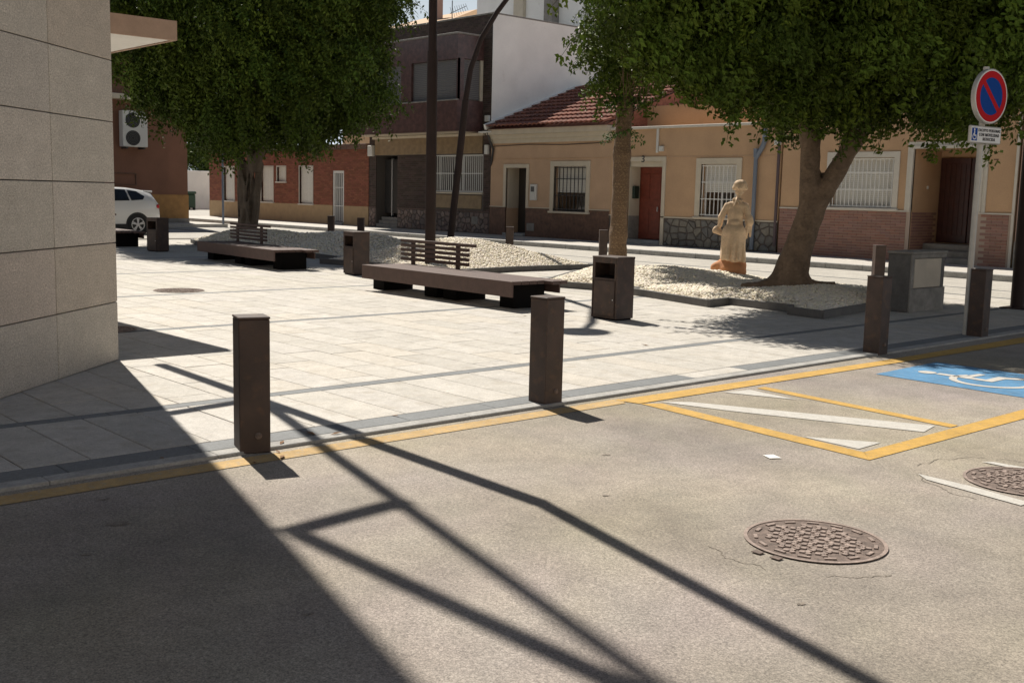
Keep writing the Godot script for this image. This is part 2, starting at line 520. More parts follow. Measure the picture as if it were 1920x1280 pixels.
func ring_mesh(at: Vector2, r0: float, r1: float, y: float, wob := 0.0, sd := 1, a0 := 0.0, a1 := TAU) -> ArrayMesh:
	var mb := MB.new()
	var f := FastNoiseLite.new()
	f.seed = sd
	f.frequency = 1.4
	var nn := 64
	for k in nn:
		var q := []
		for e in [k, k + 1]:
			var a: float = a0 + (a1 - a0) * e / nn
			var w := f.get_noise_2d(cos(a) * 2, sin(a) * 2) * wob
			for rad in [r0, r1]: q.append(Vector3(at.x + cos(a) * (rad + w), y, at.y + sin(a) * (rad + w)))
		mb.quad(q[0], q[1], q[3], q[2], Vector3.UP)
	return mb.mesh()

func flatm(p: Array, y: float) -> ArrayMesh:
	var mb := MB.new()
	mb.flat(PackedVector2Array(p), y)
	return mb.mesh()

func make_markings() -> void:
	var y := ROAD + .004
	put_tag("kerb_line", flatm([Vector2(-5.88, 6), Vector2(-5.70, 6), Vector2(-5.70, -6.40), Vector2(-5.86, -6.5)], y), M.faded_yellow, "faded yellow line painted on the road along the plaza kerb", "marking")
	var t := thing("parking_bay_marking", "fresh yellow outline of a parking bay with white diagonal stripes", "marking")
	put(t, "kerb_side_line", flatm([Vector2(-5.83, -6.42), Vector2(-5.62, -6.47), Vector2(-5.50, -13.2), Vector2(-5.52, -16.2), Vector2(-5.76, -16.2), Vector2(-5.72, -10.3)], y + .001), M.yellow)
	put(t, "front_line", flatm([Vector2(-5.62, -6.48), Vector2(-3.49, -6.25), Vector2(-3.62, -6.42), Vector2(-5.52, -6.63)], y), M.yellow)
	put(t, "road_side_line", flatm([Vector2(-3.63, -6.42), Vector2(-3.49, -6.25), Vector2(-3.47, -8.5), Vector2(-3.45, -13.5), Vector2(-3.60, -13.5), Vector2(-3.64, -8.9)], y), M.yellow)
	put(t, "divider_line", flatm([Vector2(-5.50, -7.87), Vector2(-3.66, -7.68), Vector2(-3.66, -7.80), Vector2(-5.50, -7.99)], y), M.yellow)
	put(t, "white_stripe", flatm([Vector2(-5.58, -6.67), Vector2(-5.43, -6.87), Vector2(-3.76, -7.64), Vector2(-3.70, -7.36), Vector2(-5.0, -6.84)], y), M.white_paint)
	put(t, "white_stripe", flatm([Vector2(-5.54, -7.46), Vector2(-5.49, -7.75), Vector2(-4.97, -7.69)], y), M.white_paint)
	put(t, "white_stripe", flatm([Vector2(-4.15, -6.50), Vector2(-3.71, -6.78), Vector2(-3.70, -6.48)], y), M.white_paint)
	var w := thing("wheelchair_symbol", "blue square with white wheelchair symbol painted on the road", "marking")
	put(w, "blue_square", flatm([Vector2(-5.30, -9.50), Vector2(-3.78, -9.42), Vector2(-3.82, -10.72), Vector2(-5.34, -10.78)], y), M.blue_paint)
	var sy := y + .004
	put(w, "head", ring_mesh(Vector2(-5.05, -10.02), 0.0, .085, sy), M.white_paint)
	# figure seen from the side: spine along x, lap towards -z
	put(w, "body", flatm([Vector2(-4.95, -9.98), Vector2(-4.95, -10.07), Vector2(-4.72, -10.08), Vector2(-4.70, -10.36), Vector2(-4.63, -10.36), Vector2(-4.64, -10.08), Vector2(-4.50, -10.08), Vector2(-4.50, -10.34), Vector2(-4.16, -10.52), Vector2(-4.12, -10.44), Vector2(-4.40, -10.26), Vector2(-4.40, -9.98)], sy), M.white_paint)
	put(w, "wheel", ring_mesh(Vector2(-4.42, -10.02), .30, .37, sy, 0.0, 1, -.35, PI + .5), M.white_paint)

func put_tag(called: String, mesh: Mesh, m: Material, label: String, category: String, group := "", at := Vector3.ZERO, turn := 0.0) -> MeshInstance3D:
	var o := put(self, called, mesh, m, at, turn)
	tag(o, label, category, group)
	return o

func manhole(at: Vector3, rad: float, label: String, turn: float, studs: bool) -> Node3D:
	var t := thing("manhole_cover", label, "manhole", at, turn, "")
	var mb := MB.new()
	mb.lathe([Vector2(rad + .022, .0035), Vector2(rad + .022, .0055), Vector2(rad + .004, .006), Vector2(rad + .004, .001)], 48)
	put(t, "rim", mb.mesh(), M.iron)
	var d := MB.new()
	d.lathe([Vector2(rad + .004, .0022), Vector2(0, .0022)], 48)
	put(t, "plate", d.mesh(), M.iron_dark)
	var b := MB.new()
	for k in 3:
		var a := TAU * k / 3.0
		var u := Vector2(cos(a), sin(a))
		var w := u.orthogonal()
		var p := PackedVector2Array([w * .011, u * .031 + w * .012, u * .031 - w * .012, -w * .011])
		b.prism(p, 0.002, .0085)
	var star := b.mesh()
	var e := MB.new()
	e.prism(PackedVector2Array([Vector2(-.028, -.009), Vector2(.028, -.009), Vector2(.028, .009), Vector2(-.028, .009)]), .002, .0085)
	var bar := e.mesh()
	var r := RandomNumberGenerator.new()
	r.seed = 5
	var row := 0
	var zz := -rad + .05
	while zz < rad - .02:
		var xx := -rad + (.04 if row % 2 else .075)
		while xx < rad:
			if Vector2(xx, zz).length() < rad - .075: put(t, "stud", star if studs else bar, M.iron, Vector3(xx, 0, zz), (0.0 if row % 2 else PI) + (0.0 if studs else r.randf() * 3))
			xx += .072
		row += 1
		zz += .060
	for k in int(rad * 48):
		var a := TAU * k / int(rad * 48)
		put(t, "rim_stud", bar, M.iron, Vector3(cos(a) * (rad - .035), 0, sin(a) * (rad - .035)), -a + PI / 2)
	return t

func make_covers() -> void:
	var c1 := Vector3(-2.78, ROAD + .003, -4.52)
	var ck := thing("patch_joint", "thin broken joint of an old repair around the studded manhole", "road crack")
	for e in [[.3, .9, .50], [1.4, 2.1, .53]]: put(ck, "crack", ring_mesh(Vector2(c1.x, c1.z), e[2], e[2] + .005, ROAD + .0025, .05, 3, e[0], e[1]), M.stain)
	var m1 := manhole(c1, .315, "round cast iron manhole cover with raised studs in the bare asphalt", .5, true)
	for lx in [-.045, .045]: put(m1, "lifting_slot", boxm(Vector3(-.024, .002, -.02), Vector3(.024, .0052, .02)), M.iron_dark, Vector3(-.19 + lx, 0, .318 + lx * .55), -.5)
	var c2 := Vector3(-2.62, ROAD + .003, -6.52)
	var ck2 := thing("patch_joint", "thin broken joint around the manhole between the white paint strips", "road crack")
	for e in [[1.6, 2.6, .60], [2.9, 3.9, .61], [4.0, 4.5, .58]]: put(ck2, "crack", ring_mesh(Vector2(c2.x, c2.z), e[2], e[2] + .006, ROAD + .0025, .05, 9, e[0], e[1]), M.stain)
	manhole(c2, .33, "round cast iron manhole cover with white paint strips on both sides", 1.3, true)
	var pw := thing("white_paint_strip", "old white paint strips broken off beside the manhole cover", "marking")
	put(pw, "strip", flatm([Vector2(-3.12, -6.17), Vector2(-3.02, -6.08), Vector2(-2.42, -5.97), Vector2(-2.40, -6.07), Vector2(-2.80, -6.15)], ROAD + .005), M.white_paint)
	put(pw, "strip", flatm([Vector2(-3.02, -6.80), Vector2(-2.97, -6.86), Vector2(-2.2, -6.93), Vector2(-2.2, -6.80), Vector2(-2.6, -6.79)], ROAD + .005), M.white_paint)
	manhole(Vector3(-15.98, .003, -7.5), .36, "round dark manhole cover set in the sunny plaza slabs", .2, false)
	manhole(Vector3(-11.95, .003, -4.75), .30, "round dark manhole cover in the shade beside the stone corner", .2, false)
	put_tag("paper_scrap", flatm([Vector2(-3.98, -5.80), Vector2(-3.90, -5.76), Vector2(-3.86, -5.83), Vector2(-3.95, -5.87)], ROAD + .006), M.paper, "small white scrap of paper lying on the asphalt", "litter")

# ---------------------------------------------------------------- building helpers
func wall(mb: MB, x0: float, x1: float, y0: float, y1: float, holes: Array, zf: float, zb: float) -> void:
	var ys := [y0, y1]
	for h in holes:
		for q in [h[2], h[3]]:
			if q > y0 and q < y1 and not q in ys: ys.append(q)
	ys.sort()
	for j in ys.size() - 1:
		var my: float = (ys[j] + ys[j + 1]) / 2.0
		var row := []
		for h in holes:
			if my > h[2] and my < h[3]: row.append(h)
		row.sort_custom(func(p, w): return p[0] < w[0])
		var cx := x0
		for h in row:
			if h[0] > cx: mb.box(Vector3(cx, ys[j], zb), Vector3(h[0], ys[j + 1], zf))
			cx = max(cx, h[1])
		if cx < x1: mb.box(Vector3(cx, ys[j], zb), Vector3(x1, ys[j + 1], zf))

func wallm(x0: float, x1: float, y0: float, y1: float, holes: Array, zf: float, zb: float) -> ArrayMesh:
	var mb := MB.new()
	wall(mb, x0, x1, y0, y1, holes, zf, zb)
	return mb.mesh()

func window(house: Node, x0: float, x1: float, y0: float, y1: float, zf: float, o := {}) -> Node3D:
	var w := sub(house, "window")
	var fw: float = o.get("surround", .12)
	if fw > 0.0:
		var mb := MB.new()
		mb.box(Vector3(x0 - fw, y0 - (fw if o.get("low", true) else 0.0), zf - .05), Vector3(x0, y1 + fw, zf + .035))
		mb.box(Vector3(x1, y0 - (fw if o.get("low", true) else 0.0), zf - .05), Vector3(x1 + fw, y1 + fw, zf + .035))
		mb.box(Vector3(x0, y1, zf - .05), Vector3(x1, y1 + fw, zf + .035))
		put(w, "surround", mb.mesh(), o.get("trim", M.cream))
	put(w, "sill", boxm(Vector3(x0 - fw - .04, y0 - .07, zf - .05), Vector3(x1 + fw + .04, y0 - .002, zf + .085), .012), o.get("trim", M.cream))
	var d: float = o.get("deep", .2)
	var fr := MB.new()
	var mid := (x0 + x1) / 2.0
	for e in [[x0, x0 + .06], [mid - .035, mid + .035], [x1 - .06, x1]]: fr.box(Vector3(e[0], y0, zf - d - .04), Vector3(e[1], y1, zf - d))
	for e in [[y0, y0 + .06], [y1 - .06, y1]]: fr.box(Vector3(x0 + .06, e[0], zf - d - .038), Vector3(x1 - .06, e[1], zf - d - .002))
	put(w, "frame", fr.mesh(), o.get("frame", M.white_metal))
	put(w, "pane", boxm(Vector3(x0 + .05, y0 + .05, zf - d - .026), Vector3(x1 - .05, y1 - .05, zf - d - .020)), M.glass)
	var cover: float = o.get("blind", 0.0)
	if cover > 0.0:
		var bl := MB.new()
		var yb := y1 - (y1 - y0) * cover
		var yy := y1
		while yy > yb + .01:
			bl.box(Vector3(x0 + .01, yy - .055, zf - d + .012), Vector3(x1 - .01, yy - .004, zf - d + .026))
			yy -= .055
		put(w, "blind", bl.mesh(), o.get("blind_mat", M.blind))
	put(w, "room_wall", boxm(Vector3(x0, y0, zf - 1.2), Vector3(x1, y1, zf - 1.15)), M.room)
	var nb: int = o.get("bars", 0)
	if nb > 0:
		var gm: Material = o.get("grille", M.white_metal)
		var vb := boxm(Vector3(-.011, y0 + .02, -.011), Vector3(.011, y1 - .02, .011))
		for k in nb: put(w, "bar", vb, gm, Vector3(lerp(x0 + .05, x1 - .05, k / float(nb - 1)), 0, zf - .03))
		for f in o.get("rails", [.05, .5, .95]): put(w, "rail", boxm(Vector3(x0, -.014, -.016), Vector3(x1, .014, .014)), gm, Vector3(0, lerp(y0, y1, f), zf - .028))
	return w

func brick_sheet(x0: float, x1: float, y0: float, y1: float, holes: Array, zf: float, base: Color, spread: float, sd: int, L := .25, Hh := .075, gap := .011, proud := .012) -> ArrayMesh:
	var r := RandomNumberGenerator.new()
	r.seed = sd
	var mb := MB.new()
	var row := 0
	var y := y0
	while y + Hh * .5 < y1:
		var top: float = min(y + Hh - gap, y1)
		var x := x0 - (L / 2 if row % 2 else 0.0)
		while x < x1:
			var spans := [[max(x, x0), min(x + L - gap, x1)]]
			for h in holes:
				if top > h[2] and y < h[3]:
					var nx := []
					for sp in spans:
						if sp[1] <= h[0] or sp[0] >= h[1]: nx.append(sp)
						else:
							if sp[0] < h[0]: nx.append([sp[0], h[0]])
							if sp[1] > h[1]: nx.append([h[1], sp[1]])
					spans = nx
			var g := 1.0 + r.randf_range(-spread, spread)
			mb.col = Color(base.r * g, base.g * g * r.randf_range(.93, 1.07), base.b * g)
			for sp in spans:
				if sp[1] - sp[0] > .02: mb.box(Vector3(sp[0], y, zf - .02), Vector3(sp[1], top, zf + proud), "z")
			x += L
		y += Hh
		row += 1
	return mb.mesh()

func stones(house: Node, x0: float, x1: float, y0: float, y1: float, zf: float, cell: float, cols: Array, sd: int) -> void:
	# irregular stones: Voronoi cells of jittered points, each shrunk for its joint and set proud
	var r := RandomNumberGenerator.new()
	r.seed = sd
	var pts := []
	var nx := int(ceil((x1 - x0) / cell))
	var ny := int(ceil((y1 - y0) / (cell * .9)))
	for i in range(-1, nx + 1):
		for j in range(-1, ny + 1): pts.append(Vector2(x0 + (i + .5 + r.randf_range(-.42, .42)) * (x1 - x0) / nx, y0 + (j + .5 + r.randf_range(-.42, .42)) * (y1 - y0) / ny))
	var ms := []
	for c in cols:
		var m := StandardMaterial3D.new()
		m.albedo_color = s(Color(min(c.r / .24, 1.0), min(c.g / .225, 1.0), min(c.b / .205, 1.0)))
		m.albedo_texture = M.concrete.albedo_texture
		m.uv1_triplanar = true
		m.uv1_world_triplanar = true
		m.roughness = .85
		ms.append(m)
	for p in pts:
		var poly := PackedVector2Array([Vector2(x0, y0), Vector2(x1, y0), Vector2(x1, y1), Vector2(x0, y1)])
		for o in pts:
			if o == p or (o as Vector2).distance_to(p) > cell * 3.2: continue
			var mid: Vector2 = (o + p) / 2.0
			var nn: Vector2 = (o - p).normalized()
			var outp := PackedVector2Array()
			for k in poly.size():
				var a := poly[k]
				var b := poly[(k + 1) % poly.size()]
				var da := (a - mid).dot(nn)
				var dbb := (b - mid).dot(nn)
				if da <= 0: outp.append(a)
				if da * dbb < 0: outp.append(a + (b - a) * da / (da - dbb))
			poly = outp
			if poly.size() < 3: break
		if poly.size() < 3: continue
		var ins := Geometry2D.offset_polygon(poly, -.013, Geometry2D.JOIN_MITER)
		if ins.is_empty() or absf(area(ins[0])) < .004: continue
		var q: PackedVector2Array = ins[0]
		var cc := Vector2.ZERO
		for k in q: cc += k
		cc /= q.size()
		var mb := MB.new()
		var zz := zf + r.randf_range(.02, .035)
		for k in q.size():
			var a := q[k]
			var b := q[(k + 1) % q.size()]
			var ai := a.lerp(cc, .12)
			var bi := b.lerp(cc, .12)
			var dd := Vector3((a + b).x / 2 - cc.x, (a + b).y / 2 - cc.y, .3)
			mb.quad(Vector3(a.x, a.y, zf - .01), Vector3(b.x, b.y, zf - .01), Vector3(bi.x, bi.y, zz), Vector3(ai.x, ai.y, zz), dd)
			mb.tri(Vector3(ai.x, ai.y, zz), Vector3(bi.x, bi.y, zz), Vector3(cc.x, cc.y, zz + .004), Vector3.BACK)
		put(house, "stone", mb.mesh(), ms[r.randi() % ms.size()])

func area(p: PackedVector2Array) -> float:
	var a := 0.0
	for i in p.size(): a += p[i].cross(p[(i + 1) % p.size()])
	return a / 2.0

func lettering(parent: Node, called: String, text: String, size: float, m: Material, at: Vector3, turn := 0.0, font := "Droid Sans", depth := .004) -> MeshInstance3D:
	var f := SystemFont.new()
	f.font_names = PackedStringArray([font])
	f.font_weight = 700
	var t := TextMesh.new()
	t.text = text
	t.font = f
	t.font_size = 64
	t.pixel_size = size / 46.0
	t.depth = depth
	t.horizontal_alignment = HORIZONTAL_ALIGNMENT_CENTER
	return put(parent, called, t, m, at, turn)

func make_litter() -> void:
	var r := RandomNumberGenerator.new()
	r.seed = 14
	var mb := MB.new()
	var l := .055
	mb.tri(Vector3(-l, .002, 0), Vector3(0, .010, .018), Vector3(0, .004, 0), Vector3.UP)
	mb.tri(Vector3(0, .010, .018), Vector3(l, .012, 0), Vector3(0, .004, 0), Vector3.UP)
	mb.tri(Vector3(-l, .002, 0), Vector3(0, .004, 0), Vector3(0, .012, -.018), Vector3.UP)
	mb.tri(Vector3(0, .004, 0), Vector3(l, .012, 0), Vector3(0, .012, -.018), Vector3.UP)
	var m := mb.mesh()
	for i in 13:
		var on := i < 7
		var p := Vector3(r.randf_range(-6.35, -6.0), .001, r.randf_range(-4.6, -2.7)) if on else Vector3(r.randf_range(-5.93, -5.66), ROAD + .005, r.randf_range(-5.0, -1.9))
		if i > 9: p = Vector3(r.randf_range(-11.5, -7.0), .001, r.randf_range(-12.5, -9.0))
		var o := put_tag("dead_leaf", m, M.dead_leaf, "small dry brown leaf lying on the plaza slabs or beside the kerb", "leaf", "dry leaves on the ground", p, r.randf() * TAU)
		o.scale = Vector3.ONE * r.randf_range(.5, 1.0)

# ---------------------------------------------------------------- houses along the far pavement
func make_beige_house() -> void:
	var h := thing("beige_house", "single-storey beige house with red tiled roof beside the white party wall", "house")
	var x0 := -30.60
	var x1 := -24.62
	var door := [-29.73, -28.65, SW, 2.53]
	var win := [-27.26, -25.71, 1.06, 2.58]
	put(h, "wall", wallm(x0, x1, SW, 3.9, [door, win], ZF, -28.2), M.plaster_beige)
	put(h, "body", boxm(Vector3(x0, SW, -33), Vector3(x1, 3.9, -28.2)), M.plaster_beige)
	put(h, "tiled_dado", wallm(x0, x1, SW, 1.13, [door, win], ZF + .022, ZF - .03), M.brown_tile)
	put(h, "dado_cap", wallm(x0, x1, 1.13, 1.16, [door, win], ZF + .04, ZF - .03), M.cream)
	var cor := MB.new()
	cor.box(Vector3(x0, 3.40, ZF - .05), Vector3(x1, 3.55, ZF + .07))
	cor.box(Vector3(x0, 3.552, ZF - .05), Vector3(x1, 3.70, ZF + .14))
	cor.box(Vector3(x0, 3.702, ZF - .05), Vector3(x1, 3.90, ZF + .26))
	put(h, "cornice", cor.mesh(), M.cream)
	put(h, "wall_band", boxm(Vector3(x0, 2.84, ZF - .02), Vector3(x1, 2.86, ZF + .012)), M.plaster_tan)
	window(h, win[0], win[1], win[2], win[3], ZF, {"bars": 9, "rails": [.05, .36, .72, .97], "grille": M.dark_metal, "surround": .17, "low": false, "blind": .55, "frame": M.dark_metal})
	var d := sub(h, "door")
	var ds := MB.new()
	ds.box(Vector3(door[0] - .13, 1.16, ZF - .05), Vector3(door[0], 2.66, ZF + .035))
	ds.box(Vector3(door[1], 1.16, ZF - .05), Vector3(door[1] + .13, 2.66, ZF + .035))
	ds.box(Vector3(door[0], 2.53, ZF - .05), Vector3(door[1], 2.66, ZF + .035))
	put(d, "surround", ds.mesh(), M.cream)
	put(d, "reveal_wall", boxm(Vector3(door[0] - .002, 1.1, -27.1), Vector3(door[0] + .02, 2.53, ZF - .06)), M.cream)
	put(d, "leaf", boxm(Vector3(door[0] + .02, SW + .05, -27.18), Vector3(door[1], 2.53, -27.1)), M.black_door)
	put(d, "step", boxm(Vector3(door[0] + .02, SW, -27.1), Vector3(door[1] - .02, SW + .1, ZF + .18), .015), M.kerb)
	var b := sub(h, "meter_box")
	put(b, "case", boxm(Vector3(-28.39, 1.40, ZF), Vector3(-28.08, 1.96, ZF + .09), .012), M.plastic_white)
	put(b, "dial_window", boxm(Vector3(-28.33, 1.70, ZF + .088), Vector3(-28.16, 1.88, ZF + .094)), M.concrete_dark)
	var cb := MB.new()
	cb.tube([Vector3(-30.55, 3.95, ZF + .3), Vector3(-30.5, 3.6, ZF + .2), Vector3(-30.42, 3.2, ZF + .06), Vector3(-30.5, 2.8, ZF + .05), Vector3(-30.56, 2.6, ZF + .04)], [.03, .04, .045, .04, .02], 8)
	put(h, "cable_bundle", cb.mesh(), M.dark_metal)
	var cb2 := MB.new()
	cb2.tube([Vector3(-30.45, 3.3, ZF + .04), Vector3(-28.6, 3.34, ZF + .03), Vector3(-26.8, 3.30, ZF + .03), Vector3(x1, 3.34, ZF + .03)], [.012, .012, .012, .012], 6)
	put(h, "cable", cb2.mesh(), M.dark_metal)
	put(h, "vent_cover", boxm(Vector3(-28.56, .33, ZF + .02), Vector3(-28.18, .60, ZF + .045), .008), M.concrete)
	# roof: boards under rows of barrel tiles
	var e := Vector3(0, 3.92, ZF + .34)
	var rdg := Vector3(0, 5.78, -31.1)
	var rb := MB.new()
	rb.quad(Vector3(x0, e.y - .04, e.z), Vector3(x1, e.y - .04, e.z), Vector3(x1, rdg.y - .04, rdg.z), Vector3(x0, rdg.y - .04, rdg.z), Vector3.UP)
	rb.quad(Vector3(x0, 3.9, -33), Vector3(x1, 3.9, -33), Vector3(x1, rdg.y - .04, rdg.z), Vector3(x0, rdg.y - .04, rdg.z), Vector3(0, 1, -1))
	rb.tri(Vector3(x1, 3.88, e.z), Vector3(x1, rdg.y - .04, rdg.z), Vector3(x1, 3.88, -33), Vector3.RIGHT)
	var roof := put(h, "roof", rb.mesh(), M.roof_tile)
	var slope := (rdg - e)
	var ang := atan2(slope.y, -slope.z)
	var rows := 11
	var L := slope.length() / rows
	var tm := MB.new()
	for k in 6:
		var a0 := PI * k / 6.0
		var a1 := PI * (k + 1) / 6.0
		for seg in [[0.0, .0, 1.12, .02]]:
			var p := []
			for q in [[a0, seg[0], 1.0], [a1, seg[0], 1.0], [a1, seg[2], .86], [a0, seg[2], .86]]:
				p.append(Vector3(cos(q[0]) * .108 * q[2], sin(q[0]) * .085 * q[2] + (.055 if q[1] < .5 else .0), -q[1] * L))
			var n0 := Vector3(cos(a0), sin(a0), 0)
			var n1 := Vector3(cos(a1), sin(a1), 0)
			tm.tri_n(p[0], p[1], p[2], n0, n1, n1)
			tm.tri_n(p[0], p[2], p[3], n0, n1, n0)
			tm.quad(p[0], p[1], p[1] - Vector3(0, .035, 0), p[0] - Vector3(0, .035, 0), Vector3.BACK)
	var tile := tm.mesh()
	var tms := []
	for f in [Color(1, 1, 1), Color(.82, .85, .85), Color(1, .9, .8), Color(.7, .7, .72), Color(.9, .8, .8)]: tms.append(tint(M.roof_tile, f))
	var r := RandomNumberGenerator.new()
	r.seed = 31
	for i in 26:
		for j in rows:
			var o := put(roof, "tile", tile, tms[r.randi() % 5], Vector3(x0 + .13 + i * .229, 0, 0) + e + slope * (float(j) / rows) + Vector3(0, .005, 0))
			o.rotation.x = ang
	# flashing along the party wall
	put(h, "flashing", boxm(Vector3(x0 - .0, -.05, -5.0), Vector3(x0 + .1, .16, .0)), M.white_wall, e).rotation.x = ang

func make_tan_house() -> void:
	var h := thing("tan_house", "tan plastered house with red wooden door numbered 3 and stone dado", "house")
	var x0 := -24.62
	var x1 := -18.12
	var door := [-23.85, -22.42, SW, 2.72]
	var win := [-20.92, -19.61, 1.06, 2.62]
	put(h, "wall", wallm(x0, x1, SW, 3.72, [door, win], ZF, -28.2), M.plaster_tan)
	put(h, "body", boxm(Vector3(x0, SW, -34), Vector3(x1, 4.6, -28.2)), M.plaster_tan)
	put(h, "cornice", boxm(Vector3(x0, 3.722, ZF - .4), Vector3(x1, 3.80, ZF + .09), .01), M.white_trim)
	put(h, "wall_band", boxm(Vector3(-22.3, 2.84, ZF - .02), Vector3(x1, 2.86, ZF + .012)), M.plaster_beige)
	put(h, "dado_mortar", wallm(x0, x1, SW, .98, [door], ZF + .012, ZF - .03), M.stone_mortar)
	put(h, "dado_cap", wallm(x0, x1, .98, 1.02, [door], ZF + .04, ZF - .03), M.cream)
	stones(h, -22.28, x1, SW + .01, .97, ZF + .012, .30, [Color(.20, .185, .16), Color(.17, .165, .155), Color(.22, .20, .165), Color(.15, .14, .125)], 4)
	window(h, win[0], win[1], win[2], win[3], ZF, {"bars": 9, "rails": [.04, .34, .66, .97], "grille": M.white_metal, "surround": .18, "low": false, "blind": .52})
	var d := sub(h, "door")
	var ds := MB.new()
	ds.box(Vector3(door[0] - .12, SW, ZF - .05), Vector3(door[0], 2.86, ZF + .04))
	ds.box(Vector3(door[1], SW, ZF - .05), Vector3(door[1] + .13, 2.86, ZF + .04))
	ds.box(Vector3(door[0], 2.72, ZF - .05), Vector3(door[1], 2.86, ZF + .04))
	put(d, "surround", ds.mesh(), M.cream)
	put(d, "reveal_wall", boxm(Vector3(door[0] - .002, 1.0, -27.05), Vector3(door[0] + .02, 2.72, ZF - .06)), M.cream)
	put(d, "reveal_dado", boxm(Vector3(door[0] - .002, SW, -27.05), Vector3(door[0] + .03, 1.0, ZF - .06)), M.concrete)
	put(d, "lintel", boxm(Vector3(door[0], 2.56, -27.1), Vector3(door[1], 2.72, ZF - .06)), M.cream)
	put(d, "leaf", boxm(Vector3(door[0] + .02, SW + .14, -27.13), Vector3(-22.9, 2.56, -27.05), .01), M.red_door)
	put(d, "side_wall", boxm(Vector3(-22.9, SW, -27.12), Vector3(door[1], 2.56, -27.04)), M.cream)
	var pm := boxm(Vector3(-.2, -.4, 0), Vector3(.2, .4, .018), .012)
	for q in [[-23.6, 1.95], [-23.15, 1.95], [-23.6, .85], [-23.15, .85]]: put(d, "door_panel", pm, M.red_door, Vector3(q[0], q[1], -27.05))
	put(d, "handle", boxm(Vector3(-23.03, 1.15, -27.04), Vector3(-23.0, 1.3, -26.99)), M.alloy)
	put(d, "step", boxm(Vector3(door[0] + .03, SW, -27.04), Vector3(door[1] - .03, SW + .13, ZF + .05), .015), M.kerb)
	put(h, "mailbox", boxm(Vector3(door[0] + .02, 1.55, -26.92), Vector3(door[0] + .12, 1.95, -26.68), .015), M.dark_green)
	lettering(h, "house_number", "3", .2, M.ink, Vector3(-23.22, 2.79, ZF + .042))
	put(h, "conduit", boxm(Vector3(-22.70, 2.98, ZF), Vector3(-22.62, 3.72, ZF + .06), .01), M.plastic_white)
	put(h, "junction_box", boxm(Vector3(-22.56, 3.02, ZF), Vector3(-22.40, 3.18, ZF + .09), .01), M.plastic_white)
	var dp := MB.new()
	dp.tube([Vector3(-18.62, 3.6, ZF + .12), Vector3(-18.62, 3.25, ZF + .12), Vector3(-18.68, 3.1, ZF + .12), Vector3(-18.86, 2.85, ZF + .1), Vector3(-18.9, 2.75, ZF + .1), Vector3(-18.9, SW + .05, ZF + .1)], [.07, .07, .07, .07, .06, .06], 12)
	dp.tube([Vector3(-18.9, 2.8, ZF + .1), Vector3(-18.9, 3.05, ZF + .1)], [.075, .085], 12)
	put(h, "downpipe", dp.mesh(), M.pipe_blue)
	put(h, "cable_duct", boxm(Vector3(-18.22, .3, ZF + .01), Vector3(-18.14, 3.15, ZF + .06), .01), M.conduit)
	put(h, "cable_box", boxm(Vector3(-18.32, 3.14, ZF), Vector3(-18.13, 3.30, ZF + .1), .012), M.plastic_white)

